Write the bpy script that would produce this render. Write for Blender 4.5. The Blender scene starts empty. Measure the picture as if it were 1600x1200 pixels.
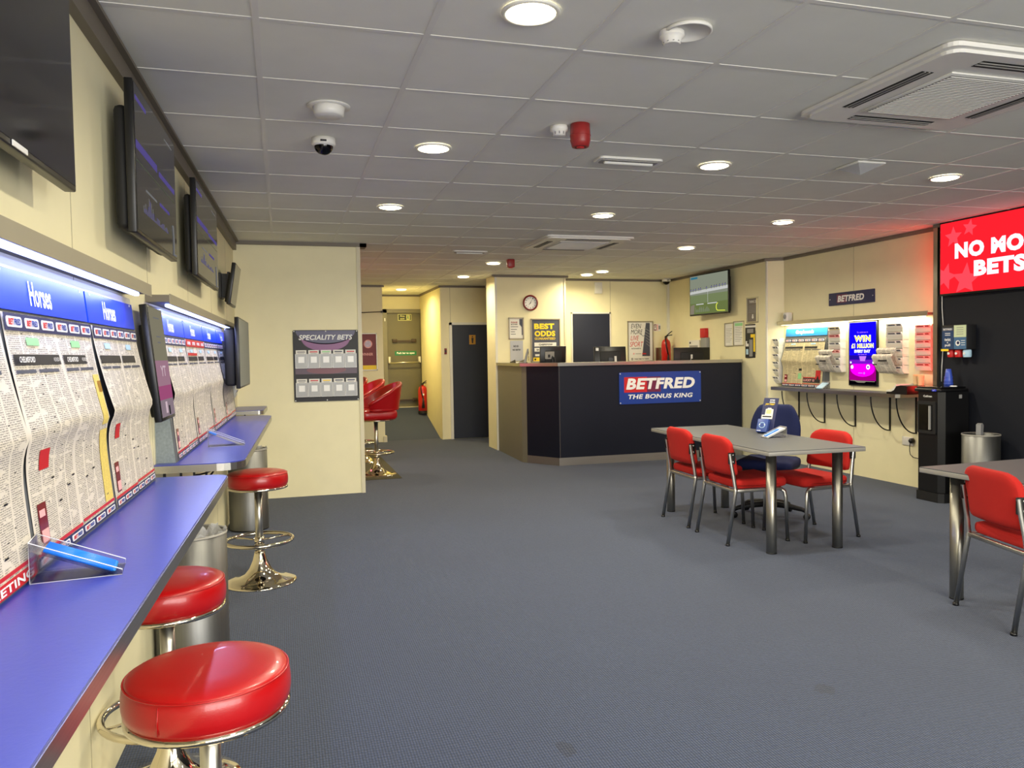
import bpy, bmesh, math, random
from math import sin, cos, pi, radians
from mathutils import Matrix, Vector
random.seed(7)
SC = bpy.context.scene
COL = SC.collection
# ---------------------------------------------------------------- camera
def cam_axes(pitch, yaw, roll):
    fw = Vector((sin(yaw), cos(yaw), 0)); r = Vector((cos(yaw), -sin(yaw), 0)); u = Vector((0, 0, 1))
    f2 = fw*cos(pitch) + u*sin(pitch); u2 = -fw*sin(pitch) + u*cos(pitch)
    return r*cos(roll) + u2*sin(roll), -r*sin(roll) + u2*cos(roll), f2
cr, cu, cf = cam_axes(-.0380, .2864, -.0166)
cd = bpy.data.cameras.new('camera'); cam = bpy.data.objects.new('camera', cd); COL.objects.link(cam)
cam.matrix_world = Matrix(((cr.x, cu.x, -cf.x, 0), (cr.y, cu.y, -cf.y, 0), (cr.z, cu.z, -cf.z, 1.43), (0, 0, 0, 1)))
cd.sensor_width = 36; cd.lens = 1220.5/1600*36; cd.clip_start = .02
SC.camera = cam
# ---------------------------------------------------------------- world, exposure
w = bpy.data.worlds.new('world'); SC.world = w; w.use_nodes = True
w.node_tree.nodes['Background'].inputs[0].default_value = (.6, .7, 1, 1)
w.node_tree.nodes['Background'].inputs[1].default_value = .15
SC.view_settings.view_transform = 'Standard'; SC.view_settings.look = 'None'
SC.view_settings.exposure = .62; SC.view_settings.gamma = 1; SC.view_settings.use_curve_mapping = False
SC.cycles.use_denoising = True
SC.cycles.max_bounces = 8; SC.cycles.diffuse_bounces = 5; SC.cycles.transparent_max_bounces = 12
SC.cycles.sample_clamp_indirect = 4
CZ = 2.607            # ceiling height
LAMP_W = 16.0         # watts of one downlight
LAMP_C = (1, .91, .69)
def area(name, loc, rot, sx, sy, watts, col, parent=None, shape='RECTANGLE', spread=180):
    l = bpy.data.lights.new(name, 'AREA'); l.shape = shape; l.size = sx; l.size_y = sy
    l.energy = watts; l.color = col; l.spread = radians(spread)
    o = bpy.data.objects.new(name, l); COL.objects.link(o); o.location = loc; o.rotation_euler = rot
    o.parent = parent
    return o
# added daylight fill, unseen behind the camera, to brighten ceiling and walls
area('added_daylight_fill', (2.6, -3.25, 1.6), (radians(90), 0, 0), 5.6, 1.9, 300, (1, .98, .93))
# ---------------------------------------------------------------- materials
def lin(c):
    if max(c) > 1 or isinstance(c[0], int):
        c = [x/255 for x in c]
    return tuple(x/12.92 if x <= .04045 else ((x+.055)/1.055)**2.4 for x in c) + (1,)
MATS = {}
def mat(name, c, rough=.5, metal=0, emis=0, spec=.5, coat=0, bump=None, trans=0, vary=None, alpha=1, ior=None):
    """c = sRGB colour of the paint; bump = (scale, strength); vary = (scale, amount)"""
    if name in MATS: return MATS[name]
    m = bpy.data.materials.new(name); m.use_nodes = True; MATS[name] = m
    nt = m.node_tree; b = nt.nodes['Principled BSDF']
    b.inputs['Base Color'].default_value = lin(c); b.inputs['Roughness'].default_value = rough
    b.inputs['Metallic'].default_value = metal; b.inputs['Specular IOR Level'].default_value = spec
    b.inputs['Coat Weight'].default_value = coat; b.inputs['Transmission Weight'].default_value = trans
    b.inputs['Alpha'].default_value = alpha
    if ior: b.inputs['IOR'].default_value = ior
    if emis:
        b.inputs['Emission Color'].default_value = lin(c); b.inputs['Emission Strength'].default_value = emis
    tc = nt.nodes.new('ShaderNodeTexCoord')
    if bump:
        n = nt.nodes.new('ShaderNodeTexNoise'); n.inputs['Scale'].default_value = bump[0]; n.inputs['Detail'].default_value = 4
        bm = nt.nodes.new('ShaderNodeBump'); bm.inputs['Strength'].default_value = bump[1]; bm.inputs['Distance'].default_value = .01
        nt.links.new(tc.outputs['Object'], n.inputs['Vector'])
        nt.links.new(n.outputs['Fac'], bm.inputs['Height']); nt.links.new(bm.outputs['Normal'], b.inputs['Normal'])
    sc_, am = vary or (6, .05)
    n = nt.nodes.new('ShaderNodeTexNoise'); n.inputs['Scale'].default_value = sc_; n.inputs['Detail'].default_value = 5
    nt.links.new(tc.outputs['Object'], n.inputs['Vector'])
    mx = nt.nodes.new('ShaderNodeHueSaturation'); mx.inputs['Color'].default_value = lin(c)
    mr = nt.nodes.new('ShaderNodeMapRange'); mr.inputs['To Min'].default_value = 1-am; mr.inputs['To Max'].default_value = 1+am
    nt.links.new(n.outputs['Fac'], mr.inputs['Value']); nt.links.new(mr.outputs[0], mx.inputs['Value'])
    nt.links.new(mx.outputs[0], b.inputs['Base Color'])
    return m
def emit(name, c, s):
    if name in MATS: return MATS[name]
    m = bpy.data.materials.new(name); m.use_nodes = True; MATS[name] = m
    nt = m.node_tree; nt.nodes.clear()
    e = nt.nodes.new('ShaderNodeEmission'); o = nt.nodes.new('ShaderNodeOutputMaterial')
    e.inputs[0].default_value = lin(c); e.inputs[1].default_value = s
    nt.links.new(e.outputs[0], o.inputs[0])
    return m
class NT:
    def __init__(s, name):
        s.m = bpy.data.materials.new(name); s.m.use_nodes = True; s.t = s.m.node_tree
        s.b = s.t.nodes['Principled BSDF']; MATS[name] = s.m
    def n(s, kind, **kw):
        q = s.t.nodes.new('ShaderNode'+kind)
        for k, v in kw.items():
            if hasattr(q, k): setattr(q, k, v)
            else: q.inputs[k].default_value = v
        return q
    def l(s, a, b): s.t.links.new(a, b)
    def math(s, op, a, b=None, c=None):
        q = s.t.nodes.new('ShaderNodeMath'); q.operation = op
        for i, v in enumerate((a, b, c)):
            if v is None: continue
            if isinstance(v, (int, float)): q.inputs[i].default_value = v
            else: s.l(v, q.inputs[i])
        return q.outputs[0]
    def mix(s, f, a, b):
        q = s.t.nodes.new('ShaderNodeMix'); q.data_type = 'RGBA'
        for sock, v in ((q.inputs['Factor'], f), (q.inputs['A'], a), (q.inputs['B'], b)):
            if isinstance(v, (int, float)): sock.default_value = v
            elif isinstance(v, tuple): sock.default_value = lin(v)
            else: s.l(v, sock)
        return q.outputs['Result']
def carpet_mat():
    s = NT('ribbed_blue_carpet'); tc = s.n('TexCoord')
    sp = s.n('SeparateXYZ'); s.l(tc.outputs['Object'], sp.inputs[0])
    big = s.n('TexNoise', Scale=.9, Detail=6.0); s.l(tc.outputs['Object'], big.inputs['Vector'])
    fine = s.n('TexNoise', Scale=230.0, Detail=2.0); s.l(tc.outputs['Object'], fine.inputs['Vector'])
    mp = s.n('Mapping'); mp.inputs['Scale'].default_value = (95, 55, 1); s.l(tc.outputs['Object'], mp.inputs[0])
    vo = s.n('TexVoronoi', Scale=1.0, Randomness=.35); s.l(mp.outputs[0], vo.inputs['Vector'])
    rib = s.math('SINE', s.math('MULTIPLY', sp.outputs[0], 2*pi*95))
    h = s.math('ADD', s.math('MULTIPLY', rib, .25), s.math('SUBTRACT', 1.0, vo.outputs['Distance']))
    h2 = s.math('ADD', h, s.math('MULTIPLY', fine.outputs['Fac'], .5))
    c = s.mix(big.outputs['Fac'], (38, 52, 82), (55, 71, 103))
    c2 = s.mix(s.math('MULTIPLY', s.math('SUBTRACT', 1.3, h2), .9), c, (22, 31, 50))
    wob = s.n('TexNoise', Scale=14.0, Detail=3.0); s.l(tc.outputs['Object'], wob.inputs['Vector'])
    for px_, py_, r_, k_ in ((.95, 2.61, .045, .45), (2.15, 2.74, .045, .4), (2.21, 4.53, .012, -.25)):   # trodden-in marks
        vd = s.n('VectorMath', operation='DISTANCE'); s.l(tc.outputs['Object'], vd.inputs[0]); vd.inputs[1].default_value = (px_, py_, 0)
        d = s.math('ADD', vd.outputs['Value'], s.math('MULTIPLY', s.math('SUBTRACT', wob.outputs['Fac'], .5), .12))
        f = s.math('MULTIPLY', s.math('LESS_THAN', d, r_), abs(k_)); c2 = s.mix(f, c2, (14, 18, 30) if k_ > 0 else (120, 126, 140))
    s.l(c2, s.b.inputs['Base Color']); s.b.inputs['Roughness'].default_value = .95
    s.b.inputs['Sheen Weight'].default_value = .15
    bp_ = s.n('Bump', Strength=.6, Distance=.004); s.l(h2, bp_.inputs['Height']); s.l(bp_.outputs[0], s.b.inputs['Normal'])
    return s.m
def newsprint_mat(name, paper, dens):
    """columns of small print laid out by UV; u in sheet widths, v in sheet heights"""
    s = NT(name); uv = s.n('UVMap'); sp = s.n('SeparateXYZ'); s.l(uv.outputs[0], sp.inputs[0])
    u, v = sp.outputs[0], sp.outputs[1]
    cx = s.math('FRACT', s.math('MULTIPLY', u, 8.0))
    colm = s.math('MULTIPLY', s.math('GREATER_THAN', cx, .07), s.math('LESS_THAN', cx, .95))
    pf = s.math('FRACT', s.math('MULTIPLY', u, 2.0))
    page = s.math('MULTIPLY', s.math('GREATER_THAN', pf, .035), s.math('LESS_THAN', pf, .965))
    line = s.math('GREATER_THAN', s.math('FRACT', s.math('MULTIPLY', v, 120.0)), .42)
    m1 = s.n('Mapping'); m1.inputs['Scale'].default_value = (190, 120, 1); s.l(uv.outputs[0], m1.inputs[0])
    n1 = s.n('TexNoise', Scale=1.0, Detail=1.0); s.l(m1.outputs[0], n1.inputs['Vector'])
    word = s.math('GREATER_THAN', n1.outputs['Fac'], .44)
    m2 = s.n('Mapping'); m2.inputs['Scale'].default_value = (8, 26, 1); s.l(uv.outputs[0], m2.inputs[0])
    n2 = s.n('TexNoise', Scale=1.0, Detail=3.0); s.l(m2.outputs[0], n2.inputs['Vector'])
    blk = s.math('GREATER_THAN', n2.outputs['Fac'], .40)
    ink = s.math('MULTIPLY', s.math('MULTIPLY', s.math('MULTIPLY', colm, page), s.math('MULTIPLY', line, word)), blk)
    m3 = s.n('Mapping'); m3.inputs['Scale'].default_value = (20, 60, 1); s.l(uv.outputs[0], m3.inputs[0])
    v3 = s.n('TexVoronoi', Scale=1.0, distance='CHEBYCHEV'); s.l(m3.outputs[0], v3.inputs['Vector'])
    bold = s.math('MULTIPLY', s.math('LESS_THAN', v3.outputs['Distance'], .16), s.math('LESS_THAN', s.math('FRACT', s.math('MULTIPLY', v3.outputs['Color'], 7.3)), .10))
    bold = s.math('MULTIPLY', bold, page)
    c = s.mix(s.math('MULTIPLY', ink, dens), paper, (45, 44, 46))
    c = s.mix(s.math('MULTIPLY', bold, .85), c, (25, 24, 28))
    s.l(c, s.b.inputs['Base Color']); s.b.inputs['Roughness'].default_value = .75
    wn = s.n('TexNoise', Scale=9.0, Detail=2.0); s.l(uv.outputs[0], wn.inputs['Vector'])
    bp_ = s.n('Bump', Strength=.25, Distance=.02); s.l(wn.outputs['Fac'], bp_.inputs['Height']); s.l(bp_.outputs[0], s.b.inputs['Normal'])
    return s.m
def brushed(name, c, rough=.35, axis=2, k=260):
    s = NT(name); tc = s.n('TexCoord'); mp = s.n('Mapping')
    sc_ = [k, k, k]; sc_[axis] = 4; mp.inputs['Scale'].default_value = sc_
    s.l(tc.outputs['Object'], mp.inputs[0]); nz = s.n('TexNoise', Scale=1.0, Detail=2.0); s.l(mp.outputs[0], nz.inputs['Vector'])
    s.l(s.mix(nz.outputs['Fac'], tuple(int(x*.88) for x in c), c), s.b.inputs['Base Color'])
    s.b.inputs['Metallic'].default_value = 1; s.b.inputs['Roughness'].default_value = rough
    return s.m
M = dict(
    cream=mat('cream_wall_panel', (237, 229, 190), .55, bump=(220, .03)),
    cream_edge=mat('cream_edge_trim', (214, 206, 176), .45),
    tile=mat('ceiling_tile', (228, 227, 218), .9, bump=(400, .12)),
    tbar=mat('ceiling_grid_white', (222, 220, 214), .45),
    joint=mat('panel_joint_shadow_gap', (150, 142, 116), .7),
    cove=mat('taupe_cornice', (112, 104, 92), .5),
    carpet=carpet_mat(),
    mat_olive=mat('olive_mat', (70, 66, 44), .9),
    navy=mat('navy_laminate', (11, 17, 34), .5, spec=.3),
    navy_door=mat('navy_door_paint', (26, 32, 50), .5),
    dark_panel=mat('charcoal_navy_panel', (20, 23, 32), .65, spec=.3),
    steel=brushed('brushed_steel', (176, 172, 160), .32, 2),
    steel_h=brushed('brushed_steel_edge', (190, 188, 180), .3, 0),
    steel_kick=brushed('brushed_kickboard', (176, 172, 166), .45, 0),
    chrome=mat('chrome', (225, 216, 196), .06, 1),
    chrome_leg=mat('satin_chrome_tube', (205, 202, 192), .30, 1),
    bin=brushed('grey_bin_metal', (132, 132, 130), .45, 2, 90),
    vinyl=mat('red_vinyl', (168, 8, 13), .30, coat=.25, bump=(350, .05)),
    redfab=mat('red_fabric', (188, 22, 11), .85, bump=(500, .35)),
    navyfab=mat('navy_fabric', (15, 26, 72), .9, bump=(500, .3)),
    bluefab=mat('pale_blue_fabric', (70, 130, 170), .9, bump=(500, .3)),
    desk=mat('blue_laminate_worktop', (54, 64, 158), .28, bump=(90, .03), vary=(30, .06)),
    table=mat('grey_laminate', (84, 86, 90), .42, vary=(40, .05)),
    tedge=mat('table_edge_strip', (150, 147, 140), .4),
    black=mat('black_plastic', (14, 14, 16), .35),
    blackm=mat('matt_black_plastic', (20, 20, 22), .6),
    blackmet=mat('black_painted_steel', (16, 15, 15), .4),
    scr=mat('black_screen_glass', (9, 9, 11), .10, spec=.4),
    grey=mat('mid_grey_board', (92, 96, 100), .55, bump=(60, .05)),
    speck=mat('speckled_grey_board', (128, 138, 142), .6, vary=(90, .35)),
    white=mat('white_plastic', (222, 220, 214), .4),
    wpaint=mat('white_print', (240, 240, 238), .5),
    wgloss=mat('white_gloss_trim', (226, 224, 214), .3),
    blue=mat('royal_blue_print', (12, 62, 214), .35, spec=.3),
    ltblue=mat('light_blue_print', (30, 130, 200), .3),
    navyp=mat('navy_print', (26, 34, 84), .4),
    logo_blue=mat('sign_blue', (28, 62, 150), .3),
    redp=mat('red_print', (200, 30, 34), .4),
    crimson=mat('crimson_print', (178, 24, 60), .4),
    yel=mat('yellow_print', (250, 215, 40), .5),
    ink=mat('black_print', (24, 22, 28), .5),
    greyp=mat('grey_print', (140, 140, 140), .5),
    darkgreyp=mat('dark_grey_print', (72, 76, 92), .5),
    greenp=mat('green_print', (24, 120, 62), .4),
    lgreen=mat('pale_green_print', (150, 215, 150), .5),
    paper=mat('white_paper', (232, 230, 224), .7),
    pink=mat('pink_and_red_lit_paper', (238, 176, 176), .7),
    news=newsprint_mat('newsprint', (218, 210, 196), .62),
    news2=newsprint_mat('newsprint_buff', (214, 200, 158), .5),
    yelnews=newsprint_mat('yellow_newsprint', (236, 212, 110), .35),
    acryl=mat('clear_acrylic', (240, 244, 250), .04, trans=1, ior=1.25, alpha=.55),
    pocket=mat('frosted_pocket', (186, 188, 190), .25, alpha=.6),
    pocket_edge=mat('clear_pocket_edge', (228, 228, 226), .25),
    slip=mat('pale_blue_slip', (180, 214, 236), .6),
    pen=mat('bright_blue_pen', (10, 120, 225), .35),
    ext=mat('extinguisher_red', (190, 22, 16), .3, coat=.3),
    sounder=mat('sounder_red', (150, 40, 38), .4),
    olive=mat('olive_grey_door', (104, 98, 66), .45, bump=(8, .02)),
    olive2=mat('olive_grey_frame', (120, 114, 84), .4),
    brown=mat('dark_brown_bar', (58, 42, 22), .5),
    frame=mat('silver_picture_frame', (170, 164, 146), .35, .6),
    gold=mat('gold_sign', (176, 130, 50), .4, .4),
    acgrey=mat('vent_grille_grey', (150, 148, 144), .6),
    dark=mat('dark_slot', (20, 20, 20), .8),
    clear=mat('prism_glass', (230, 232, 235), .08, alpha=.45),
    bluecup=mat('blue_plastic', (60, 86, 190), .25, coat=.2),
    cup=mat('cream_cup', (240, 200, 150), .6),
    clockred=mat('dark_red_rim', (120, 16, 24), .3, coat=.3),
    lamp=emit('downlight_glow', (255, 240, 205), 9.0),
    led_blue=emit('cool_led_strip', (150, 165, 255), 5.0),
    led_warm=emit('warm_led_strip', (255, 238, 180), 3.5),
    led_red=emit('red_led_strip', (255, 30, 26), 5.0),
)
# ---------------------------------------------------------------- mesh builder
class B:
    def __init__(s): s.v, s.f, s.mi, s.sm, s.ms, s.uv = [], [], [], [], [], {}
    def add(s, vs, fs, m, smooth=False, X=None, uv=None):
        if m not in s.ms: s.ms.append(m)
        k = s.ms.index(m); o = len(s.v)
        for p in vs:
            p = Vector(p); s.v.append(tuple(X @ p) if X else tuple(p))
        for i, f in enumerate(fs):
            if uv: s.uv[len(s.f)] = [uv[j] for j in f]
            s.f.append(tuple(o+j for j in f)); s.mi.append(k); s.sm.append(smooth)
        return s
    def box(s, x0, x1, y0, y1, z0, z1, m, bev=0, X=None, seg=2, fn=None, smooth=None):
        if bev:
            bm = bmesh.new(); bmesh.ops.create_cube(bm, size=1)
            for v in bm.verts:
                v.co = Vector(((x0+x1)/2+v.co.x*(x1-x0), (y0+y1)/2+v.co.y*(y1-y0), (z0+z1)/2+v.co.z*(z1-z0)))
            if fn:
                bmesh.ops.subdivide_edges(bm, edges=bm.edges[:], cuts=0)
            bmesh.ops.bevel(bm, geom=bm.edges[:], offset=bev, segments=seg, profile=.5, affect='EDGES')
            s.bm(bm, m, smooth if smooth is not None else seg > 1, X, fn); return s
        vs = [(x, y, z) for x in (x0, x1) for y in (y0, y1) for z in (z0, z1)]
        return s.add(vs, [(0, 1, 3, 2), (4, 6, 7, 5), (0, 4, 5, 1), (2, 3, 7, 6), (0, 2, 6, 4), (1, 5, 7, 3)], m, False, X)
    def bm(s, bm, m, smooth=True, X=None, fn=None):
        bm.verts.ensure_lookup_table()
        for i, v in enumerate(bm.verts): v.index = i
        vs = [fn(v.co.copy()) if fn else v.co.copy() for v in bm.verts]
        s.add(vs, [tuple(v.index for v in f.verts) for f in bm.faces], m, smooth, X); bm.free()
    def pad(s, cx, cy, cz, wx, wy, wz, m, r, X=None, fn=None, n=10):
        """soft cushion: subdivided rounded box"""
        bm = bmesh.new(); bmesh.ops.create_cube(bm, size=1)
        bmesh.ops.subdivide_edges(bm, edges=bm.edges[:], cuts=n, use_grid_fill=True)
        h = Vector((wx/2, wy/2, wz/2))
        for v in bm.verts:
            p = Vector((v.co.x*wx, v.co.y*wy, v.co.z*wz)); rr = min(r, *h)
            q = Vector([max(-h[i]+rr, min(h[i]-rr, p[i])) for i in range(3)])
            d = p-q
            if d.length > 1e-9:
                # push the outermost surface to the rounded corner
                p = q+d.normalized()*rr*min(1, max(abs(d[i]) for i in range(3))/rr)
            v.co = p+Vector((cx, cy, cz))
        s.bm(bm, m, True, X, fn); return s
    def lathe(s, prof, m, seg=32, X=None, smooth=True, cx=0, cy=0, caps=True):
        vs, fs = [], []
        n = len(prof)
        for i in range(seg):
            a = 2*pi*i/seg
            for r, z in prof: vs.append((cx+r*cos(a), cy+r*sin(a), z))
        for i in range(seg):
            j = (i+1) % seg
            for k in range(n-1): fs.append((i*n+k, j*n+k, j*n+k+1, i*n+k+1))
        if caps:
            if prof[0][0] > 1e-6: fs.append(tuple(i*n for i in range(seg))[::-1])
            if prof[-1][0] > 1e-6: fs.append(tuple(i*n+n-1 for i in range(seg)))
        return s.add(vs, fs, m, smooth, X)
    def tube(s, pts, r, m, seg=10, closed=False, X=None, sq=None):
        pts = [Vector(p) for p in pts]; n = len(pts); vs, fs = [], []
        prev = None
        for i, p in enumerate(pts):
            if closed: t = (pts[(i+1) % n]-pts[i-1]).normalized()
            else: t = (pts[min(i+1, n-1)]-pts[max(i-1, 0)]).normalized()
            if prev is None:
                a = Vector((0, 0, 1)) if abs(t.z) < .9 else Vector((1, 0, 0))
                nn = (a - t*a.dot(t)).normalized()
            else: nn = (prev - t*prev.dot(t)).normalized()
            prev = nn; bb = t.cross(nn)
            for k in range(seg):
                a = 2*pi*k/seg + (pi/4 if seg == 4 else 0)
                rr = r[i] if isinstance(r, (list, tuple)) else r
                if sq: vs.append(p+nn*cos(a)*sq[0]+bb*sin(a)*sq[1])
                else: vs.append(p+nn*cos(a)*rr+bb*sin(a)*rr)
        for i in range(n if closed else n-1):
            j = (i+1) % n
            for k in range(seg):
                l = (k+1) % seg; fs.append((i*seg+k, i*seg+l, j*seg+l, j*seg+k))
        if not closed:
            fs.append(tuple(range(seg))[::-1]); fs.append(tuple((n-1)*seg+k for k in range(seg)))
        return s.add(vs, fs, m, seg > 4, X)
    def prism(s, poly, y0, y1, m, X=None, plane='XZ'):
        n = len(poly)
        g = (lambda a, b, c: (a, c, b)) if plane == 'XZ' else (lambda a, b, c: (a, b, c)) if plane == 'XY' else (lambda a, b, c: (c, a, b))
        vs = [g(a, b, y0) for a, b in poly]+[g(a, b, y1) for a, b in poly]
        fs = [tuple(range(n)), tuple(range(n, 2*n))[::-1]]+[(i, i+n, (i+1) % n+n, (i+1) % n) for i in range(n)]
        return s.add(vs, fs, m, False, X)
    def rrect(s, cx, cz, wd, ht, y0, y1, r, m, X=None):
        r = min(r, wd/2-1e-4, ht/2-1e-4)
        pts = []
        for (sx, sz, a0) in ((1, 1, 0), (-1, 1, 90), (-1, -1, 180), (1, -1, 270)):
            for k in range(5):
                a = radians(a0+k*22.5)
                pts.append((cx+sx*(wd/2-r)+r*cos(a), cz+sz*(ht/2-r)+r*sin(a)))
        return s.prism(pts, y0, y1, m, X)
    def disc(s, cx, cz, r, y0, y1, m, seg=16, X=None, ry=None):
        return s.prism([(cx+r*cos(2*pi*k/seg), cz+(ry or r)*sin(2*pi*k/seg)) for k in range(seg)], y0, y1, m, X)
    def text(s, t, cx, cz, wd, ht, y, m, bold=.03, shear=0, dep=.0012, X=None):
        """lettering fitted to a box wd x ht in the XZ plane, facing -Y"""
        c = bpy.data.curves.new('t', 'FONT'); c.body = t; c.offset = bold; c.shear = shear; c.resolution_u = 3
        c.align_x = 'CENTER'; c.space_character = 1+bold*1.6
        o = bpy.data.objects.new('t', c); COL.objects.link(o)
        dg = bpy.context.evaluated_depsgraph_get(); me = bpy.data.meshes.new_from_object(o.evaluated_get(dg))
        bpy.data.objects.remove(o); bpy.data.curves.remove(c)
        if not me.vertices: return s
        xs = [v.co.x for v in me.vertices]; ys = [v.co.y for v in me.vertices]
        x0, x1, y0, y1 = min(xs), max(xs), min(ys), max(ys)
        vs = [(cx+((v.co.x-x0)/(x1-x0)-.5)*wd, y-dep, cz+((v.co.y-y0)/(y1-y0)-.5)*ht) for v in me.vertices]
        s.add(vs, [tuple(p.vertices) for p in me.polygons], m, False, X)
        bpy.data.meshes.remove(me); return s
    def grid(s, fn, nu, nv, m, X=None, uvf=None, smooth=True, th=0):
        vs, uv, fs = [], [], []
        for j in range(nv+1):
            for i in range(nu+1):
                vs.append(fn(i/nu, j/nv)); uv.append(uvf(i/nu, j/nv) if uvf else (i/nu, j/nv))
        W = nu+1
        for j in range(nv):
            for i in range(nu): fs.append((j*W+i, j*W+i+1, (j+1)*W+i+1, (j+1)*W+i))
        return s.add(vs, fs, m, smooth, X, uv)
    def obj(s, name, parent=None, label=None, **kw):
        me = bpy.data.meshes.new(name); me.from_pydata(s.v, [], s.f)
        for m in s.ms: me.materials.append(m if not isinstance(m, str) else M[m])
        me.polygons.foreach_set('material_index', s.mi); me.polygons.foreach_set('use_smooth', s.sm)
        if s.uv:
            ul = me.uv_layers.new(name='UVMap')
            for i, p in enumerate(me.polygons):
                if i in s.uv:
                    for k, li in enumerate(p.loop_indices): ul.data[li].uv = s.uv[i][k]
        me.validate(); me.update()
        bm = bmesh.new(); bm.from_mesh(me)
        if not s.uv: bmesh.ops.recalc_face_normals(bm, faces=bm.faces)
        bm.to_mesh(me); bm.free()
        o = bpy.data.objects.new(name, me); COL.objects.link(o); o.parent = parent
        if any(s.sm) and not all(s.sm) or kw.get('auto'):
            try: me.set_sharp_from_angle(angle=radians(40))
            except Exception: pass
        if label: o['label'] = label
        return o
def tag(o, label, cat, group=None, kind=None):
    o['label'] = label; o['category'] = cat
    if group: o['group'] = group
    if kind: o['kind'] = kind
    return o
def E(name, label, cat, loc=(0, 0, 0), rz=0, group=None, rx=0):
    o = bpy.data.objects.new(name, None); o.empty_display_size = .1; COL.objects.link(o)
    o.location = loc; o.rotation_euler = (rx, 0, rz)
    return tag(o, label, cat, group)
def struct(b, name):
    o = b.obj(name); o['kind'] = 'structure'; return o
def dup(o, parent=None):
    c = o.copy(); COL.objects.link(c); c.parent = parent
    for ch in list(o.children): dup(ch, c)
    return c
LW = radians(90)-math.atan(.0305)      # facing the left wall: local x runs away from the camera, -y points into the room
RW = -radians(90)
def lwp(Y, off=0): return -.69+off+.0305*Y
# ================================================================ the shell of the room
# floor with the ramp up to the fire door
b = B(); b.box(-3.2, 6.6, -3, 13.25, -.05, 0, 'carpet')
b.prism([(13.25, -.05), (13.25, 0), (15.0, .44), (15.3, .44), (15.3, -.05)], 1.6, 2.9, 'carpet', plane='YZ'); struct(b, 'floor')
# ceiling: tiles lying in a white grid, 600 mm pitch
b = B(); X0, Y0 = -.6548, 2.892
b.box(-3.2, 6.8, -3, 15.3, CZ+.003, CZ+.05, 'tile')
for i in range(-5, 14):
    x = X0+.6*i
    if -3.2 < x < 6.7: b.box(x-.012, x+.012, -3, 15.2, CZ, CZ+.02, 'tbar')
for j in range(-10, 21):
    y = Y0+.6*j
    if -3 < y < 15.2: b.box(-3.2, 6.7, y-.012, y+.012, CZ+.001, CZ+.02, 'tbar')
struct(b, 'ceiling')
# left wall (slightly out of square with the ceiling grid), with panel joints
b = B(); X = Matrix.Translation((lwp(0), 0, 0)) @ Matrix.Rotation(LW, 4, 'Z')
b.box(-3.1, 13.4, 0, .12, 0, CZ, 'cream', X=X)
struct(b, 'wall_left')
b = B()
for q in (1.49, 2.70, 3.87, 5.12, 6.32, 7.5): b.box(q-.0018, q+.0018, -.0008, .01, .0, 2.5, 'joint', X=X)
struct(b, 'trim_1')
b = B(); b.box(-3.1, 8.30, -.035, 0, 2.515, CZ, 'cove', X=X); b.box(-3.1, 8.30, -.06, 0, CZ-.014, CZ, 'cove', X=X); struct(b, 'trim_2')
# partition across the left side
b = B(); b.box(lwp(8.3)-.02, .81, 8.30, 8.40, 0, CZ, 'cream'); b.box(.775, .815, 8.285, 8.415, 0, CZ-.03, 'cream_edge')
struct(b, 'wall_partition')
b = B(); b.box(-.42, .88, 8.265, 8.30, CZ-.035, CZ, 'cove'); b.box(.81, .88, 8.265, 8.46, CZ-.035, CZ, 'cove'); struct(b, 'trim_3')
# rear wall left of the fire-door recess, and the recess
b = B(); b.box(-.6, 1.63, 13.08, 13.2, 0, CZ, 'cream'); b.box(1.60, 1.66, 13.05, 13.2, 0, .10, 'cream_edge')
b.box(1.55, 1.63, 13.2, 15.1, 0, CZ, 'cream'); struct(b, 'wall_rear_left')
b = B(); b.box(2.60, 2.72, 13.05, 15.2, 0, CZ, 'cream'); struct(b, 'wall_recess_right')
b = B(); b.box(1.55, 2.66, 15.08, 15.2, 2.33, CZ, 'cream'); b.box(1.55, 2.66, 15.2, 15.3, 0, CZ, 'cream'); b.box(1.55, 1.86, 15.05, 15.2, 0, 2.34, 'cream'); struct(b, 'wall_recess_rear')
b = B(); b.box(-.6, 1.66, 13.05, 13.08, CZ-.03, CZ, 'cove'); b.box(2.57, 2.60, 13.05, 15.1, CZ-.03, CZ, 'cove'); b.box(1.6, 2.6, 15.05, 15.08, CZ-.03, CZ, 'cove'); b.box(2.57, 4.0, 13.02, 13.05, CZ-.03, CZ, 'cove'); struct(b, 'trim_4')
# rear wall with the navy door
b = B(); b.box(2.72, 6.3, 13.05, 13.2, 0, CZ, 'cream'); struct(b, 'wall_rear')
b = B(); b.box(2.768, 2.772, 13.048, 13.06, 1.97, CZ, 'joint'); b.box(5.095, 5.099, 11.638, 11.66, 0, CZ, 'joint'); struct(b, 'trim_5')
# pillar beside the counter, rear wall behind the counter
b = B(); b.box(3.07, 4.16, 11.22, 11.75, 0, CZ, 'cream'); b.box(3.06, 3.09, 11.21, 11.24, 0, CZ-.03, 'wgloss'); b.box(4.15, 4.18, 11.21, 11.24, 0, CZ-.03, 'cream_edge'); struct(b, 'wall_pillar')
b = B(); b.box(3.02, 4.21, 11.18, 11.22, CZ-.03, CZ, 'cove'); b.box(4.16, 6.2, 11.615, 11.64, CZ-.03, CZ, 'cove'); struct(b, 'trim_6')
b = B(); b.box(4.16, 6.4, 11.64, 11.75, 0, CZ, 'cream'); b.box(6.10, 6.14, 11.60, 11.64, 0, CZ-.03, 'wgloss'); struct(b, 'wall_behind_counter')
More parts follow.
